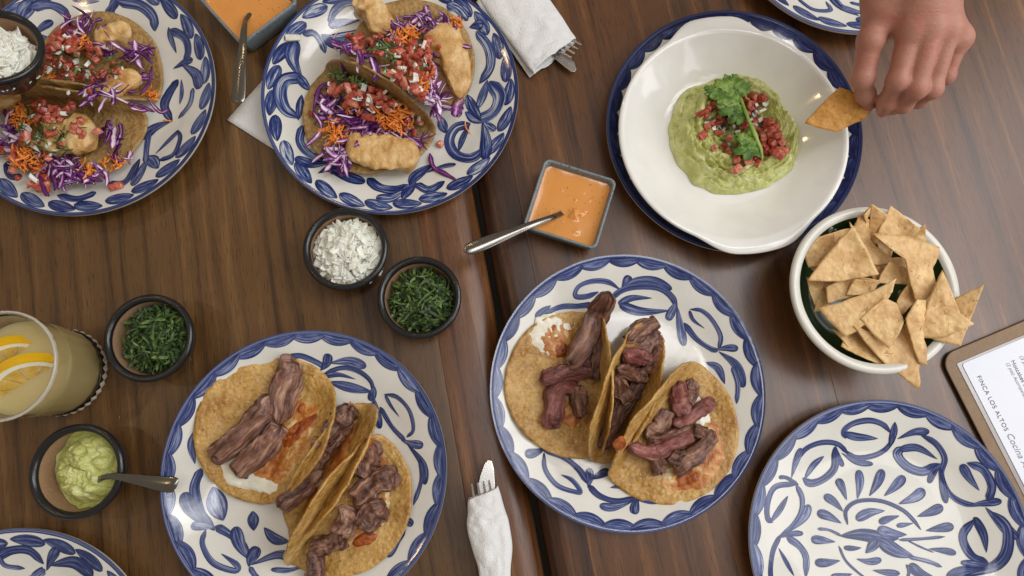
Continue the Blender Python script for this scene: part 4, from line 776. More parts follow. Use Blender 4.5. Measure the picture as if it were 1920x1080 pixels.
# ------------------------------------------------------------------ white eared dish of guacamole
cR = (P(1100 + 1005 / 2, 245, .052) - P(1100 + 128 / 2, 245, .052)); RB = cR.length / 2; gc = P(1100 + 566 / 2, 240, .052)
t = thing('gratin_dish', 'round white dish with two ears on a blue edged plate, guacamole in the middle', 'dish', (gc.x, gc.y, .0075))
def lug(r, z, a):
    k = 0
    for a0, hw, ex in ((math.radians(97), .30, 1.0), (math.radians(-81), .36, .75)):
        d = abs((a - a0 + math.pi) % (2 * math.pi) - math.pi); x = max(0, min(1, (d - hw * .55) / (hw * 1.05))); k = max(k, ex * (1 - x * x * (3 - 2 * x)))
    f = max(0, (r / RB - .945) / .055); return r + .0125 * k * min(1, f)
pr = [(.0001, .0055), (.50, .0055), (.58, .0062), (.65, .010), (.72, .0165), (.80, .025), (.88, .034), (.925, .0395), (.945, .0420)]
s = [tuple(q) for q in smooth_path(pr, 34)] + [(.957, .0434), (.972, .0442), (.988, .0440), (.998, .0428), (1.0, .0412), (.99, .0395), (.965, .038), (.94, .0365), (.80, .018), (.66, .004), (.60, .0008), (.55, 0), (.53, .001), (.0001, .001)]
V, Fc = lathe([(r * RB, z * .78) for r, z in s], (0, 0, 0), 144, lug); obj('dish_body', V, Fc, M['bowl_white'], t, world=False)
def gu_big(f, a, r):
    x, y = r * math.cos(a), r * math.sin(a); e = (1 - f ** 7) ** .8; sw = a + f * 2.2
    ring = .0105 + .0150 * math.exp(-((f - .68) / .22) ** 2) - .002 * math.exp(-(f / .3) ** 2)
    rid = .0052 * nz(f * 13 + .8 * nz(x, y, 4, 60), math.cos(sw) * 1.2, math.sin(sw) * 1.2) + .0042 * nz(x, y, 8, 80) + .0036 * abs(nz(x, y, 3, 150)) + .0014 * nz(x, y, 3, 380)
    return e * (ring + (1.5 * rid - .0042 * max(0, .16 - abs(nz(f * 10 + .9 * nz(x, y, 14, 45), math.cos(sw) * 1.6, math.sin(sw) * 1.6))) / .16 - .0022 * max(0, .12 - abs(nz(x, y, 21, 110))) / .12) * min(1, f * 3))
gz = .0075 + .0050
cg = P(1382, 244, .026); gw = mound('guacamole', 'ring of guacamole mash in the white eared dish', 'guacamole', (cg.x, cg.y), .0690, gu_big, 'guac', gz, 110, 260, .10, 4)
def gfn(g):
    r = math.hypot(g.x - cg.x, g.y - cg.y); return gz + gu_big(min(.98, r / .0690), math.atan2(g.y - cg.y, g.x - cg.x), r)
C_ = (1100, 0)
ts = thing('tomato_salsa', 'chopped tomato and onion salsa heaped in the hollow of the guacamole', 'salsa', P(1385, 245, .03)); S = Flat(ts, C_, 2, gfn)
scatter(S, 'tomato', 580, 480, 130, 100, 35, 34, .001, .006, .95, 1); scatter(S, 'tomato', 690, 520, 76, 60, 30, 26, .002, .006, 1.0, 1); scatter(S, 'tomato', 500, 430, 60, 40, 30, 14, .002, .005, 1, 1); scatter(S, 'tomato', 590, 580, 60, 26, 0, 9, .001, .004, 1, 1)
scatter(S, 'tomato', 640, 390, 30, 34, 0, 5, .003, .003, 1.1, 1); scatter(S, 'onion', 520, 480, 80, 60, 40, 8, .004, .003, .5); scatter(S, 'onion', 650, 430, 50, 60, 0, 8, .004, .003, .5); scatter(S, 'cilantro', 580, 480, 120, 80, 30, 22, .006, .004, .9)
for x, y in ((433, 508), (564, 632)):
    q = Flat(thing('tomato_piece', 'stray tomato cube on the left side of the guacamole ring' if x < 500 else 'stray tomato cube on the guacamole ring below the salsa', 'tomato', P(1100 + x / 2, y / 2, .035), 'stray tomato cubes on the guacamole'), C_, 2, gfn); inst('piece', TOM[1], q.t, q.top(x, y, .003), (.2, .2, .7), 1.25)
tp = thing('cilantro_sprig', 'bright cilantro sprig lying across the salsa on the guacamole', 'herb', P(1385, 245, .045)); S = Flat(tp, C_, 2, lambda g: .040)
st = [(660, 600), (652, 560), (625, 490), (595, 420), (575, 360)]
lump('stem', 'stem', [S.top(x, y, .001 + .006 * math.sin(k * .7)) for k, (x, y) in enumerate(st)], .0042, .004, tp, 3, .05, .8, 30, 8)
def leaf(cx, cy, ln, wd, ang, seed, tilt=.3):
    """a lobed, toothed, slightly curled cilantro leaflet, base at crop pixel (cx, cy)"""
    b = S.top(cx, cy, .004); sc_ = scale(*S.px(cx, cy), .045) / 2; ln *= sc_; wd *= sc_; nr, na = 8, 44; V = []; R_ = random.Random(seed); ph = R_.random() * 6
    for i in range(nr):
        f = (i + .03) / (nr - 1 + .03)
        for k in range(na):
            a = 2 * math.pi * k / na; lob = 1 - .40 * (.5 + .5 * math.cos(a * 5 + ph)) ** 3 - .10 * (.5 + .5 * math.cos(a * 15)); base = .62 + .38 * math.cos(a * .5) ** 2
            x = ln * (.46 + .54 * f * math.cos(a) * lob); y = wd * .62 * f * math.sin(a) * lob * (.75 + .3 * math.cos(a))
            z = .0022 * math.sin(x / ln * 3) + .0010 * math.cos(a * 5 + ph) * f * f + .0014 * nz(x, y, seed, 160) - .14 * abs(y) + tilt * x * .08
            V.append((b.x + x * math.cos(ang) - y * math.sin(ang), b.y + x * math.sin(ang) + y * math.cos(ang), b.z + z))
    solid(obj('leaf', V, grid_faces(nr, na, True) + [tuple(range(na))], M['sprig'], tp), .0004)
for k, q in enumerate([(590, 420, 120, 95, 2.55), (575, 370, 120, 90, 2.35), (570, 365, 100, 80, 1.9), (600, 430, 110, 80, 2.95), (575, 365, 80, 80, 1.35), (560, 380, 130, 60, 2.75), (500, 350, 66, 50, 2.9), (605, 440, 80, 56, 3.3), (655, 580, 110, 80, 2.9), (650, 570, 110, 80, 2.5), (645, 560, 70, 60, 3.3), (600, 545, 62, 50, 2.2), (640, 520, 60, 46, 2.3), (530, 400, 70, 40, 2.5)]): leaf(*q, seed=k)
# ------------------------------------------------------------------ bowl of tortilla chips
zr = .060; a, b = P(1483, 545, zr), P(1800, 545, zr); RC = (b - a).length / 2; cb = (a + b) / 2; cb.y = P(1641, 541, zr).y
t = thing('chip_bowl', 'ivory bowl with a green inside, heaped with tortilla chips', 'bowl', (cb.x, cb.y, 0))
pr = [(.0001, .004), (.46, .004), (.50, 0), (.56, 0), (.60, .003), (.74, .018), (.86, .034), (.95, .049), (.995, .056), (1.0, .0585), (.99, .0604), (.965, .0612), (.93, .0612), (.90, .0600), (.88, .0580)]
V, Fc = lathe([(r * RC, z) for r, z in pr], (0, 0, 0), 110); obj('bowl_body', V, Fc, M['chip_bowl'], t, world=False)
inn = smooth_path([(.8805, .0579), (.85, .050), (.76, .030), (.60, .015), (.40, .009), (.0001, .008)], 26); inn[-1][0] = .0001
V, Fc = lathe([(r * RC, z) for r, z in inn], (0, 0, 0), 110); obj('bowl_inside', V, [f[::-1] for f in Fc], M['green'], t, world=False)
def inner_z(r): return float(np.interp(r / RC, inn[::-1, 0], inn[::-1, 1]))
V, Fc = [], []
for tr_ in ([(250, 215), (256, 196), (268, 180), (272, 188), (260, 204), (254, 216), (264, 214)], [(292, 192), (284, 190), (277, 200), (276, 210), (284, 211), (290, 207)]):
    q = []
    for x, y in tr_:
        px, py, z = 1460 + x / 2.7, 360 + y / 2.7, .045
        for _ in range(5): g = P(px, py, z); z = min(.057, inner_z(math.hypot(g.x - cb.x, g.y - cb.y) / 1.0) + .0004)
        q.append((g.x, g.y, z + .0006))
    q = smooth_path(q, 24); o_ = len(V)
    for i in range(24):
        dv = Vector(q[min(23, i + 1)]) - Vector(q[max(0, i - 1)]); sd = Vector((-dv.y, dv.x, 0)).normalized()
        V += [Vector(q[i]) - sd * .0007, Vector(q[i]) + sd * .0007]
    Fc += [tuple(o_ + k for k in f) for f in grid_faces(24, 2)]
obj('lettering', V, Fc, M['white_paint'], t)

def chip(label, pts, zs, bend, seed, mat='chip', origin=(1460, 360, 2.7), bang=0.0, big=1.08):
    """a curled triangle of fried tortilla; corners in crop pixels with their heights"""
    mx = (sum(p[0] for p in pts) / len(pts), sum(p[1] for p in pts) / len(pts)); pts = [(mx[0] + (p[0] - mx[0]) * big, mx[1] + (p[1] - mx[1]) * big) for p in pts]
    n = len(pts); c3 = [P(origin[0] + x / origin[2], origin[1] + y / origin[2], z) for (x, y), z in zip(pts, zs)]
    cen = sum(c3, Vector()) / n; t = thing('tortilla_chip', label, 'chip', cen, 'tortilla chips'); bd = []; per = 11
    for i in range(n):
        p, q = c3[i], c3[(i + 1) % n]; e = q - p; out = Vector((e.y, -e.x, 0)); mid = (p + q) / 2
        if out.dot(mid - cen) < 0: out = -out
        bo = .012 + .05 * nz(seed * 3.3, i * 1.7)
        for k in range(per):
            u = k / per; u2 = .02 + .96 * u if 0 < u else u
            bd.append(p + e * u2 + out * (bo * math.sin(math.pi * u) + .014 * nz(u * 6, i, seed)) )
    nb = len(bd)
    for k in range(0, nb, per): bd[k] = bd[k] * .96 + (bd[k - 1] + bd[(k + 1) % nb]) * .02
    V = []; nr = 10; nrm = (c3[1] - c3[0]).cross(c3[2] - c3[0]).normalized(); nrm = nrm if nrm.z > 0 else -nrm
    ax = Vector((math.cos(bang), math.sin(bang), 0)); Rm = max((q - cen).length for q in c3)
    for i in range(nr):
        f = (i + .02) / (nr - 1 + .02)
        for q in bd:
            p = cen + (q - cen) * f; r = (p - cen); s_ = r.dot(ax) / Rm
            up = 1.5 * bend * Rm * (s_ * s_ - .3) + .0019 * nz(p.x, p.y, seed, 70) + .0012 * max(0, nz(p.x, p.y, seed, 190)) + .0016 * f * f * nz(p.x, p.y, seed * 2.1, 45)
            V.append(p + nrm * up)
    o = obj('chip_body', V, grid_faces(nr, nb, True) + [tuple(range(nb))], M[mat], t); solid(o, .0011, 0)
    return t
CH = [
 ('bottom tortilla chip lying deep under the pile at the left inner wall of the bowl', [(150, 445), (225, 455), (185, 560)], (.045, .05, .036), .1),
 ('chip standing on edge between the green left wall and the long pale chip', [(230, 442), (305, 452), (255, 560), (192, 592)], (.046, .05, .044, .036), .12),
 ('small chip corner poking out under the largest left chip', [(162, 372), (245, 345), (200, 410)], (.045, .05, .045), .1),
 ('broad tortilla chip at the back left of the bowl, under the largest chip', [(148, 262), (355, 200), (300, 340), (170, 362)], (.054, .058, .052, .046), .15),
 ('small tortilla chip shard tucked behind the top of the largest chip', [(278, 222), (318, 238), (300, 330)], (.060, .060, .056), .05),
 ('tortilla chip in shadow under the twisted chip, at the middle of the pile', [(480, 345), (640, 343), (660, 385), (500, 445)], (.052, .050, .046, .050), .1),
 ('tortilla chip sliding down right of the largest chip', [(378, 186), (580, 348), (480, 352)], (.062, .055, .056), .1),
 ('dark edged chip fallen into the gap behind the twisted chip', [(500, 240), (575, 260), (560, 330), (520, 310)], (.045, .048, .044, .044), .1),
 ('chip deep in the bowl left of the charred chip', [(690, 550), (770, 520), (740, 720), (690, 720)], (.040, .044, .040, .040), .1),
 ('bottom left chip leaning on the inner wall below the long pale chip', [(345, 785), (385, 698), (590, 885), (450, 835)], (.052, .046, .056, .056), .12),
 ('small chip piece at the lower left rim beside the long pale chip', [(272, 698), (352, 728), (345, 772)], (.050, .052, .052), .08),
 ('narrow chip tucked behind the big chip that points at the empty plate', [(392, 690), (470, 668), (560, 800), (520, 800)], (.054, .058, .058, .056), .1),
 ('curled chip rolled up at the top rim of the bowl', [(466, 68), (400, 128), (380, 190), (455, 240), (462, 150), (424, 118)], (.072, .068, .060, .054, .058, .074), -.18),
 ('upright chip standing behind the pile at the top rim of the bowl', [(470, 66), (546, 122), (492, 262), (460, 236)], (.076, .072, .052, .052), .12),
 ('broad triangular chip resting on the upper right rim of the bowl', [(570, 78), (708, 186), (655, 236), (503, 218)], (.070, .066, .058, .060), .12),
 ('small triangular chip beside the upper right rim of the bowl', [(736, 163), (740, 252), (660, 236)], (.066, .058, .056), .1),
 ('square chip with a blister at the centre of the pile', [(560, 358), (658, 392), (650, 465), (508, 458)], (.062, .058, .056, .056), .14),
 ('crumpled chip under the long pale chip, left of the centre', [(372, 424), (505, 455), (400, 520), (252, 558), (252, 482)], (.062, .060, .058, .050, .052), .16),
 ('pale chip edge just above the long pale chip', [(388, 446), (500, 458), (470, 510), (352, 520)], (.064, .064, .062, .058), .1),
 ('largest tortilla chip, lying on top at the left with its point at the left rim', [(378, 188), (486, 412), (330, 446), (152, 441)], (.076, .066, .064, .058), .16),
 ('narrow folded chip between the long pale chip and the charred chip', [(655, 465), (696, 550), (622, 615), (600, 555)], (.064, .060, .058, .058), .16),
 ('large chip at the bottom of the pile pointing at the empty plate', [(385, 690), (560, 730), (692, 640), (697, 982)], (.060, .064, .062, .062), .14),
 ('long pale chip with large blisters, lying across the left of the pile', [(603, 470), (490, 590), (348, 724), (212, 580)], (.074, .070, .060, .060), .16),
 ('squarish smooth chip below the centre of the pile', [(538, 545), (600, 572), (628, 652), (556, 780), (425, 642)], (.072, .072, .070, .066, .066), .14),
 ('slender curled chip standing on edge at the lower right of the pile', [(640, 642), (692, 555), (738, 560), (712, 690), (740, 862), (702, 848)], (.072, .076, .072, .066, .060, .062), -.12),
 ('twisted chip with a ruffled end at the upper right of the pile', [(495, 225), (640, 234), (797, 286), (762, 385), (785, 480), (712, 568), (666, 470), (640, 340)], (.074, .074, .070, .068, .068, .064, .066, .072), -.14),
 ('chip hanging out over the right rim, farthest right', [(1026, 484), (922, 766), (780, 732), (900, 545)], (.078, .068, .062, .068), .10),
 ('charred chip with brown scorch marks lying over the right rim', [(832, 415), (905, 610), (972, 662), (850, 722), (712, 727), (770, 540)], (.078, .074, .076, .070, .066, .070), -.14),
]
for k, (lb, pts, zs, bd_) in enumerate(CH): chip(lb, pts, zs, bd_, k + 1, 'chip', bang=.6 + k * 1.3, big=1.30 if k < 12 else 1.10)

# ------------------------------------------------------------------ clipboard with the menu
def isect(p, q, r, s):
    d1, d2 = q - p, s - r; k = ((r.x - p.x) * d2.y - (r.y - p.y) * d2.x) / (d1.x * d2.y - d1.y * d2.x); return p + d1 * k
zb = .005; u0, u1, v0, v1 = P(1800, 655, zb), P(1920, 612, zb), P(1775, 690, zb), P(1920, 945, zb)
CO = isect(u0, u1, v0, v1); du = (u1 - u0).normalized(); dv = (v1 - v0).normalized(); dv = (dv + Vector((du.y, -du.x, 0))).normalized(); du = Vector((-dv.y, dv.x, 0))
def rrect(w, h, rad, n=10):
    pts = []
    for cx_, cy_, a0 in ((rad, rad, math.pi), (w - rad, rad, 1.5 * math.pi), (w - rad, h - rad, 0), (rad, h - rad, .5 * math.pi)):
        for i in range(n + 1): a = a0 + math.pi / 2 * i / n; pts.append((cx_ + rad * math.cos(a), cy_ + rad * math.sin(a)))
    return pts
def slab(name, c0, w, h, rad, z0, z1, mat, parent, edge=None, bev=.0):
    pts = rrect(w, h, rad); n = len(pts); V = []
    for ins, z in ((0, z0), (0, z1 - bev), (bev, z1)):
        for x, y in pts:
            x2, y2 = x + (ins if x < w / 2 else -ins), y + (ins if y < h / 2 else -ins); V.append(c0 + du * x2 + dv * y2 + Vector((0, 0, z - c0.z)))
    Fc = grid_faces(3, n, True); ne = len(Fc); Fc += [tuple(range(2 * n, 3 * n)), tuple(range(n))]
    o = obj(name, V, Fc, M[mat], parent, False)
    if edge:
        o.data.materials.append(M[edge])
        for i in range(n): o.data.polygons[i].material_index = 1
    return o
t = thing('clipboard', 'brown hardboard clipboard with rounded corners under the menu sheet', 'clipboard', CO + du * .1 + dv * .14 - Vector((0, 0, zb)))
slab('board', CO, .23, .33, .016, .0006, zb, 'board', t, 'board_edge', .0006)
pc = P(1797, 684, zb); t = thing('menu_sheet', 'white printed menu sheet in a clear sleeve on the clipboard', 'menu', pc + du * .08 + dv * .12)
pc = P(1793, 682, zb); slab('sleeve', pc, .20, .29, .0012, zb + .0002, zb + .0006, 'sleeve', t)
slab('paper', pc + du * .0045 + dv * .0022, .19, .28, .003, zb + .0009, zb + .0013, 'paper', t)
def text(s, p0, ln, mat, shear=0.0, size=None, sp=1.0):
    cu = bpy.data.curves.new('text', 'FONT'); cu.body = s; cu.size = 1; cu.shear = shear; cu.space_character = sp
    o = bpy.data.objects.new('text', cu); COL.objects.link(o); dg = bpy.context.evaluated_depsgraph_get(); dg.update(); me = bpy.data.meshes.new_from_object(o.evaluated_get(dg))
    bpy.data.objects.remove(o); xs = [q.co.x for q in me.vertices]; k = ln / (max(xs) - min(xs)) if ln else size
    for q in me.vertices: q.co = p0 + dv * q.co.x * k + du * q.co.y * k + Vector((0, 0, .00025)) - t.location
    me.materials.clear(); me.materials.append(M[mat]); o = bpy.data.objects.new('lettering', me); COL.objects.link(o); o.parent = t; return k
zp = zb + .0013
T1 = P(1831, 706, zp); T2 = P(1888, 806, zp); text('FINCA LOS ALTOS', T1, (T2 - T1).length, 'ink', 0, sp=1.12)
T3 = P(1890, 812, zp); text('Cocina Alteña', T1 + dv * (T3 - T1).length, .052, 'ink_pale', .3)
T4 = P(1895, 677, zp); text('Hotcakes Sabor', T4, None, 'ink', 0, .0062); T5 = P(1886, 681, zp); text('(2 pzs) Acompañados de', T5, None, 'ink_pale', .2, .0050); T6 = P(1911, 668, zp); text('(3 pzs)', T6, None, 'ink_pale', .2, .0056)

# ------------------------------------------------------------------ cutlery rolled in napkins, and the loose napkin
def extr(name, outline, z0, th, parent, mat, crown=0.0):
    """flat cutlery outline in world XY with a height function z0(p)"""
    n = len(outline); c = sum(outline, Vector()) / n; V = []
    bm = bmesh.new(); vs = [bm.verts.new((p.x - parent.location.x, p.y - parent.location.y, z0(p) - parent.location.z)) for p in outline]
    f = bm.faces.new(vs); bmesh.ops.triangulate(bm, faces=[f]); me = bpy.data.meshes.new(name); bm.to_mesh(me); bm.free(); me.materials.append(M[mat])
    o = bpy.data.objects.new(name, me); COL.objects.link(o); o.parent = parent; solid(o, th, 0); m = o.modifiers.new('bevel', 'BEVEL'); m.width = th * .3; m.segments = 2
    return o
def pts(L_, z, o=(0, 0), f=1): return [P(o[0] + x / f, o[1] + y / f, z) for x, y in L_]
def roll(label, path, parent_px, zc, flap=None):
    """flattened paper tube; path: (px, py, width px, height m)"""
    q = [P(x, y, zc) for x, y, w, h in path]; s = smooth_path([tuple(p) + (w * scale(x, y, zc), h) for p, (x, y, w, h) in zip(q, path)], 50)
    t = thing('paper_napkin', label, 'napkin', q[0] - Vector((0, 0, zc)), 'paper napkins'); V = []; m = 40
    for i in range(50):
        dv_ = Vector(s[min(49, i + 1)][:3]) - Vector(s[max(0, i - 1)][:3]); dv_.normalize(); sd = dv_.cross(Vector((0, 0, 1))).normalized(); w, h = s[i][3], s[i][4]; u = i / 49
        for j in range(m):
            a = 2 * math.pi * j / m; ca, sa = math.cos(a), math.sin(a); y = math.copysign(abs(sa) ** .75, sa)
            cr = .14 * nz(u * 7, ca * 1.5, 2) + .16 * abs(nz(u * 5 + ca * 1.2, sa + ca * 2, 7)) - .14 * max(0, .10 - abs(nz(u * 6 - ca, ca * 2.2, 11))) / .10 - .06
            sk = (.0035 * ca + .003 * nz(ca * 2, sa * 2, 5)) * max(0, 1 - u * 8)
            V.append(Vector(s[i][:3]) + sd * (ca * w / 2 * (1 + .04 * nz(u * 6, sa, 3))) + dv_ * sk + Vector((0, 0, max(y * h / 2 * (1 + 1.6 * cr), .001 - zc))))
    o = obj('napkin_roll', V, grid_faces(50, m, True), M['napkin'], t); solid(o, .0007, 0)
    if flap:
        F_ = [P(x, y, z) for x, y, z in flap]; V = []; nn = 14
        for i in range(nn):
            for j in range(nn):
                a_, b_ = i / (nn - 1), j / (nn - 1); p = F_[0] * (1 - a_) * (1 - b_) + F_[1] * a_ * (1 - b_) + F_[2] * a_ * b_ + F_[3] * (1 - a_) * b_
                V.append(p + Vector((0, 0, .0014 * nz(p.x, p.y, 1, 70) + .0016 * math.sin(b_ * 3.1))))
        solid(obj('outer_flap', V, grid_faces(nn, nn), M['napkin'], t), .0006, 0)
    return t
roll('white paper napkin rolled round cutlery at the bottom edge, between the steak plates', [(906, 924, 58, .015), (911, 955, 68, .019), (915, 985, 78, .021), (924, 1030, 72, .020), (928, 1080, 58, .018), (932, 1180, 54, .016)], None, .012)
zk = lambda p: .0135
kn = thing('knife', 'knife blade tip sticking out of the bottom napkin roll', 'knife', P(912, 900, 0))
extr('blade', pts([(916, 862), (922, 864), (926, 880), (928, 910), (929, 960), (934, 1150), (920, 1150), (905, 960), (895, 920), (900, 892), (908, 870)], .013), lambda p: .0125, .0016, kn, 'cutlery')
fk = thing('fork', 'fork tines showing at the mouth of the bottom napkin roll', 'fork', P(905, 915, 0))
def fork(parent, tip, base, width, z0, z1, ln_px):
    """four tines, root and handle; tip/base in pixels"""
    a, b = P(*tip, z0), P(*base, z1); ax = (b - a).normalized(); sd = ax.cross(Vector((0, 0, 1))).normalized(); Lt = (b - a).length
    zf = lambda p: z0 + (z1 - z0) * ((p - a).dot(ax) / Lt) + .004 * max(0, 1 - (p - a).dot(ax) / .03) ** 2
    for k in range(4):
        c = (k - 1.5) * width / 3.4; w = width * .085; p = [a + sd * (c - w * .5), a + sd * (c + w * .5), a + sd * (c + w) + ax * .02, a + sd * (c + w) + ax * .046, a + sd * (c - w) + ax * .046, a + sd * (c - w) + ax * .02]
        extr('tine', p, zf, .0014, parent, 'cutlery')
    h = width / 2; p = [a + sd * x + ax * y for x, y in ((-h, .045), (-h * .3, .0455), (h * .3, .0455), (h, .045), (h * .95, .056), (h * .35, .068), (h * .25, .09), (h * .5, .15), (-h * .5, .15), (-h * .25, .09), (-h * .35, .068), (-h * .95, .056))]
    extr('handle', p, zf, .0016, parent, 'cutlery')
fork(fk, (901, 903), (914, 985), .019, .0150, .0145, 0)
roll('white paper napkin rolled round cutlery at the top, right of the centre fish plate', [(1040, 106, 104, .017), (1024, 84, 108, .020), (1000, 50, 110, .021), (968, 5, 112, .021), (930, -50, 110, .020), (880, -120, 100, .018)], None, .012, [(1080, 78, .010), (993, 146, .004), (893, 4, .012), (940, -60, .018)])
fk = thing('fork', 'fork tines poking from the end of the top napkin roll', 'fork', P(1065, 120, 0))
fork(fk, (1080, 100), (1022, 62), .021, .015, .014, 0)
kn = thing('knife', 'rounded cutlery end beside the fork in the top napkin roll', 'knife', P(1060, 125, 0))
extr('blade', pts([(1078, 134), (1081, 128), (1077, 116), (1050, 90), (1000, 30), (985, 40), (1030, 100), (1058, 124), (1070, 133)], .010), lambda p: .0085, .0016, kn, 'cutlery')
t = thing('paper_napkin', 'corner of a flat white napkin sticking out under the centre fish plate', 'napkin', P(500, 220, 0), 'paper napkins')
q = pts([(427, 226), (492, 152), (640, 170), (560, 310)], .0012); V = []
for i in range(12):
    for j in range(12):
        a_, b_ = i / 11, j / 11; p = q[0] * (1 - a_) * (1 - b_) + q[1] * a_ * (1 - b_) + q[2] * a_ * b_ + q[3] * (1 - a_) * b_; V.append(p + Vector((0, 0, .0012 * (1 - a_) * (1 - b_) + .0006 * nz(p.x, p.y, 0, 50))))
solid(obj('sheet', V, grid_faces(12, 12), M['napkin'], t), .0006, 1)

# ------------------------------------------------------------------ glass of lemonade
gb = P(120, 695, 0); Rb = .0415; zt = .094; gtop = P(2, 690, zt); Rt = (P(107, 690, zt) - gtop).length
gb = Vector((gtop.x * .5 + gb.x * .5, gtop.y * .5 + gb.y * .5, 0))
t = thing('lemonade_glass', 'tumbler of cloudy lemonade with a sugared rim at the left edge', 'glass', gb)
def gr(z): return Rb + (Rt - Rb) * (max(0, z - .012) / (zt - .012)) ** 1.0
zs_ = np.linspace(.014, zt - .001, 26)
prof = [(.0001, .0015), (Rb * .7, .0015), (Rb * .96, .0), (Rb * 1.01, .0018), (Rb * 1.02, .0065), (Rb * .985, .0115)] + [(gr(z), z) for z in zs_] + [(gr(zt) - .0010, zt), (gr(zt) - .0022, zt - .0008)] + [(gr(z) - .0030, z) for z in zs_[::-1][1:-1]] + [(Rb - .005, .0105), (Rb * .7, .0085), (.0001, .0085)]
def flute(r, z, a): return r * (1 + (.006 * math.cos(a * 24) if .012 < z < .062 and r > gr(z) - .0015 else 0))
V, Fc = lathe(prof, (0, 0, 0), 120, flute); obj('tumbler', V, Fc, M['glass'], t, world=False)
V, Fc = [], []
for k in range(34):
    a0, a1 = 2 * math.pi * k / 34, 2 * math.pi * (k + 1) / 34; am = (a0 + a1) / 2; o_ = len(V); r = Rb * 1.02 + .0001
    V += [(r * math.cos(a), r * math.sin(a), z) for a, z in ((am, .0005), (a1, .0055), (am, .0108), (a0, .0055))] + [((r + .0013) * math.cos(am), (r + .0013) * math.sin(am), .0055)]
    Fc += [(o_, o_ + 1, o_ + 4), (o_ + 1, o_ + 2, o_ + 4), (o_ + 2, o_ + 3, o_ + 4), (o_ + 3, o_, o_ + 4)]
tag(obj('diamond_cut_band', V, Fc, M['cut_glass'], t, False, world=False), kind='stuff')
V, Fc = lathe([(gr(zt) - .0024, zt - .002), (gr(zt) - .0008, zt + .0006), (gr(zt) + .0004, zt - .0005), (gr(zt) + .0004, zt - .0035)], (0, 0, 0), 160, lambda r, z, a: r + .0005 * nz(a * 30, z * 900, 2)); obj('sugar_rim', V, Fc, M['cut_glass'], t, world=False)
zl = .066
ld = thing('lemonade', 'cloudy pale lemonade filling the tumbler at the left edge', 'drink', gb)
V, Fc = lathe([(.0001, .0093), (Rb * .7, .0093), (Rb - .0047, .0115)] + [(gr(z) - .00285, z) for z in np.linspace(.015, zl - .0008, 14)] + [(gr(zl) - .0034, zl)] + [(gr(zl) * k, zl) for k in (.8, .6, .4, .2)] + [(.0001, zl)], (0, 0, 0), 90); obj('liquid', V, Fc, M['lemonade'], ld, world=False)
def lemon(label, c, R, rz, tilt, spin):
    """a half wheel of lemon: rind, pith and flesh"""
    t = thing('lemon_slice', label, 'lemon slice', c, 'lemon slices in the drink'); t.rotation_euler = Euler((tilt, 0, rz), 'XYZ')
    def half(name, r0, r1, th, mat):
        V = []; n = 40
        for z in (-th / 2, th / 2):
            for k in range(n): a = math.pi * 1.04 * k / (n - 1) - .06; V += [(r0 * math.cos(a), r0 * math.sin(a), z), (r1 * math.cos(a), r1 * math.sin(a), z)]
        Fc = []
        for k in range(n - 1): a, b = 2 * k, 2 * k + 2; Fc += [(a, a + 1, b + 1, b), (2 * n + a, 2 * n + b, 2 * n + b + 1, 2 * n + a + 1), (a + 1, 2 * n + a + 1, 2 * n + b + 1, b + 1), (a, b, 2 * n + b, 2 * n + a)]
        Fc += [(0, 2 * n, 2 * n + 1, 1), (2 * n - 2, 2 * n - 1, 4 * n - 1, 4 * n - 2)]; return obj(name, V, Fc, M[mat], t, False, world=False)
    half('rind', R * .95, R, .0105, 'rind'); half('pith', R * .80, R * .951, .0100, 'pith')
    for k in range(5):
        a0, a1 = math.pi * k / 5 + .04, math.pi * (k + 1) / 5 - .04; V = []
        for z in (-.0048, .0048): V += [(R * .07 * math.cos((a0 + a1) / 2), R * .07 * math.sin((a0 + a1) / 2), z)] + [(R * .795 * math.cos(a0 + (a1 - a0) * i / 6), R * .795 * math.sin(a0 + (a1 - a0) * i / 6), z) for i in range(7)]
        Fc = [tuple(range(8))[::-1], tuple(range(8, 16))] + [(i, (i + 1) % 8, 8 + (i + 1) % 8, 8 + i) for i in range(8)]; obj('flesh_segment', V, Fc, M['flesh'], t, False, world=False)
    o = obj('membrane', [(R * .84 * math.cos(math.pi * k / 20), R * .84 * math.sin(math.pi * k / 20), z) for z in (-.0028, .0028) for k in range(21)] , [tuple(range(21))[::-1], tuple(range(21, 42))] + [(k, (k + 1) % 21, 21 + (k + 1) % 21, 21 + k) for k in range(21)], M['pith'], t, False, world=False)
lemon('larger lemon wedge in the lemonade, its rind curving along the middle of the glass', gb + Vector((.006, -.013, zl - .010)), .033, math.radians(33), math.radians(60), 0)
lemon('smaller lemon wedge in the lemonade nearest the left edge of the photo', gb + Vector((-.014, .006, zl - .008)), .027, math.radians(42), math.radians(63), 0)

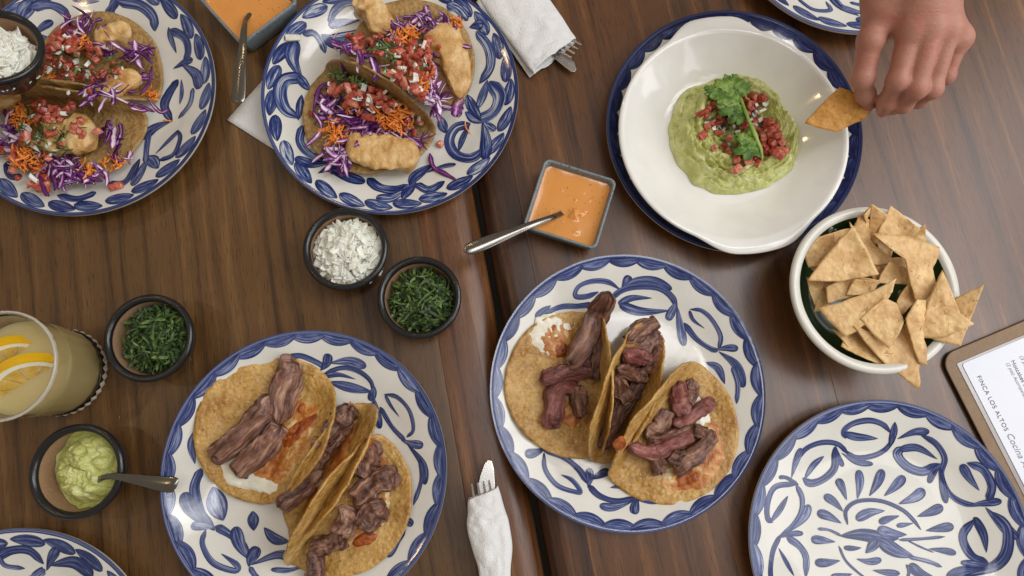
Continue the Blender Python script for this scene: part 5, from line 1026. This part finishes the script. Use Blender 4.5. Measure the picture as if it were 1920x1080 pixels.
# ------------------------------------------------------------------ hands: a signed distance field polygonised into one continuous skin
def surface_nets(f, lo, hi, h):
    n = [int((hi[k] - lo[k]) / h) + 2 for k in range(3)]
    X, Y, Z = np.meshgrid(*[lo[k] + h * np.arange(n[k]) for k in range(3)], indexing='ij'); D = f(X, Y, Z); ins = D < 0
    cs = np.zeros((n[0] - 1, n[1] - 1, n[2] - 1, 3)); cnt = np.zeros(cs.shape[:3])
    corner = [(a, b, c) for a in (0, 1) for b in (0, 1) for c in (0, 1)]; sl = lambda o: tuple(slice(o[k], n[k] - 1 + o[k]) for k in range(3))
    for i in range(8):
        for j in range(i + 1, 8):
            o1, o2 = corner[i], corner[j]
            if sum(abs(o1[k] - o2[k]) for k in range(3)) != 1: continue
            d1, d2 = D[sl(o1)], D[sl(o2)]; m = (d1 < 0) != (d2 < 0); den = np.where(m, d1 - d2, 1); tt = np.where(m, d1 / den, 0)
            for k in range(3): cs[..., k] += np.where(m, o1[k] + tt * (o2[k] - o1[k]), 0)
            cnt += m
    act = cnt > 0; idx = -np.ones(cnt.shape, int); idx[act] = np.arange(act.sum()); g = np.argwhere(act); V = (g + cs[act] / cnt[act][:, None]) * h + np.array(lo); Fc = []
    for ax in range(3):
        b, c = (ax + 1) % 3, (ax + 2) % 3; s0 = [slice(1, n[k] - 1) for k in range(3)]; s1 = list(s0); s0[ax] = slice(0, n[ax] - 1); s1[ax] = slice(1, n[ax])
        A, B = ins[tuple(s0)], ins[tuple(s1)]
        for q in np.argwhere(A != B):
            p = q.copy(); p[b] += 1; p[c] += 1; e = np.zeros(3, int); e2 = np.zeros(3, int); e[b] = 1; e2[c] = 1
            quad = [idx[tuple(p)], idx[tuple(p - e)], idx[tuple(p - e - e2)], idx[tuple(p - e2)]]
            if min(quad) < 0: continue
            Fc.append(tuple(int(x) for x in (quad[::-1] if A[tuple(q)] else quad)))
    return V, Fc
def smin(a, b, k): h_ = np.clip(.5 + .5 * (b - a) / k, 0, 1); return b + (a - b) * h_ - k * h_ * (1 - h_)
def cap(X, Y, Z, a, b, ra, rb):
    ba = np.array(b) - np.array(a); px, py, pz_ = X - a[0], Y - a[1], Z - a[2]; tt = np.clip((px * ba[0] + py * ba[1] + pz_ * ba[2]) / (ba @ ba), 0, 1)
    return np.sqrt((px - tt * ba[0]) ** 2 + (py - tt * ba[1]) ** 2 + (pz_ - tt * ba[2]) ** 2) - (ra + (rb - ra) * tt)
def hand(label, group_bones, palm, loc, step=.0016, nails=()):
    """palm: list of (a, b, ra, rb); group_bones: per finger list of (point, radius)"""
    allp = [q for f_ in group_bones for q, r in f_] + [q for a, b, ra, rb in palm for q in (a, b)]; arr = np.array([tuple(q) for q in allp]); lo, hi = arr.min(0) - .03, arr.max(0) + .03
    def f(X, Y, Z):
        D = None
        for a, b, ra, rb in palm: c = cap(X, Y, Z, tuple(a), tuple(b), ra, rb); D = c if D is None else smin(D, c, .012)
        for fg in group_bones:
            G = None
            for (p, r), (p2, r2) in zip(fg, fg[1:]): c = cap(X, Y, Z, tuple(p), tuple(p2), r, r2); G = c if G is None else smin(G, c, .0035)
            for (p, r) in fg[1:-1]: c = np.sqrt((X - p[0]) ** 2 + (Y - p[1]) ** 2 + (Z - p[2] - .0012) ** 2) - r * 1.06; G = smin(G, c, .004)
            root = fg[0][0]; near = np.exp(-((X - root[0]) ** 2 + (Y - root[1]) ** 2 + (Z - root[2]) ** 2) / .016 ** 2); D = smin(D, G, .0016 + .008 * near)
        return D
    V, Fc = surface_nets(f, lo, hi, step); t = thing('person', label, 'person', loc)
    o = obj('hand', [Vector(q) for q in V], Fc, M['skin'], t); m = o.modifiers.new('smooth', 'SMOOTH'); m.factor = .5; m.iterations = 3
    for c, ax, nrm, ln, wd in nails:
        ax = ax.normalized(); nrm = (nrm - ax * nrm.dot(ax)).normalized(); sd = ax.cross(nrm); V = []; n = 9
        for i in range(n):
            for j in range(n):
                x, y = (i / (n - 1) - .5) * 2, (j / (n - 1) - .5) * 2; xx, yy = x * math.sqrt(1 - y * y / 2), y * math.sqrt(1 - x * x / 2)
                V.append(c + ax * xx * ln / 2 + sd * yy * wd / 2 + nrm * (.0010 - .0022 * yy * yy))
        solid(obj('nail', V, grid_faces(n, n), M['nail'], t), .0006, 0)
    return t
def J(x, y, z): return P(1440 + x / 2.25, y / 2.25, z)
wr = J(600, -230, .190)
mc = {'i': J(604, 128, .160), 'm': J(690, 112, .166), 'r': J(760, 118, .162), 'p': J(806, 160, .150)}
palm = [(wr, mc['i'], .019, .0105), (wr, mc['m'], .020, .0105), (wr, mc['r'], .019, .0100), (wr, mc['p'], .018, .0095), (J(470, -60, .165), J(470, 100, .150), .016, .0120), (wr, J(480, 20, .160), .018, .013), (J(540, -720, .25), wr, .030, .022), (mc['i'], mc['p'], .0085, .0085),
        (J(590, -40, .160), J(740, -20, .160), .015, .015)]
fi = [(mc['i'], .0105), (J(545, 342, .142), .0086), (J(502, 430, .118), .0078), (J(484, 470, .104), .0058)]
fm = [(mc['m'], .0105), (J(624, 376, .142), .0086), (J(570, 440, .120), .0076), (J(512, 462, .104), .0060)]
fr = [(mc['r'], .0100), (J(690, 376, .138), .0082), (J(632, 420, .116), .0074), (J(570, 440, .102), .0058)]
fp = [(mc['p'], .0090), (J(748, 320, .132), .0072), (J(690, 372, .112), .0064), (J(636, 404, .100), .0052)]
th = [(J(470, 60, .152), .0130), (J(432, 170, .146), .0105), (J(398, 330, .128), .0092), (J(410, 400, .112), .0080), (J(426, 440, .102), .0060)]
hand('bare right hand reaching in from the top edge, pinching a tortilla chip', [fi, fm, fr, fp, th], palm, J(600, -100, 0), .0015,
     [(J(487, 462, .1085) + Vector((0, 0, .004)), fi[3][0] - fi[2][0], Vector((0, -.4, 1)), .009, .008)])
chip('curved dark golden chip pinched between finger and thumb over the guacamole dish', [(166, 515), (305, 376), (450, 440), (395, 505), (290, 552)], (.086, .108, .104, .094, .088), .12, 77, 'chip_toasted', (1440, 0, 2.25), .8)
# hand holding the tilted bowl, almost wholly beyond the left edge
bc = TILT.location
def K(x, y, z): return bc + Vector((x, y, z))
wr = K(-.16, -.02, .0)
palm = [(wr, K(-.085, .030, .0), .020, .012), (wr, K(-.088, .010, -.01), .020, .012), (wr, K(-.088, -.012, -.01), .020, .011), (wr, K(-.085, -.03, -.006), .018, .010), (K(-.50, -.05, -.01), wr, .036, .021)]
fgs = [[(K(-.085, .030, .0), .0105), (K(-.062, .050, .012), .0090), (K(-.046, .049, .022), .0080), (K(-.0390, .0490, .026), .0062)],
       [(K(-.088, .010, -.01), .0105), (K(-.062, .018, -.012), .0088), (K(-.036, .022, -.012), .0078), (K(-.022, .022, -.011), .0060)],
       [(K(-.088, -.012, -.01), .0100), (K(-.062, -.006, -.014), .0085), (K(-.036, -.002, -.014), .0075), (K(-.022, 0, -.012), .0058)],
       [(K(-.085, -.030, -.006), .0090), (K(-.062, -.026, -.012), .0075), (K(-.042, -.022, -.013), .0066), (K(-.030, -.020, -.012), .0052)],
       [(K(-.11, -.045, .004), .0130), (K(-.080, -.054, .014), .0105), (K(-.056, -.049, .024), .0090), (K(-.0395, -.0420, .032), .0066)]]
hand('fingers and thumb at the left edge holding the tilted onion bowl', fgs, palm, K(-.10, 0, -.075), .0018)
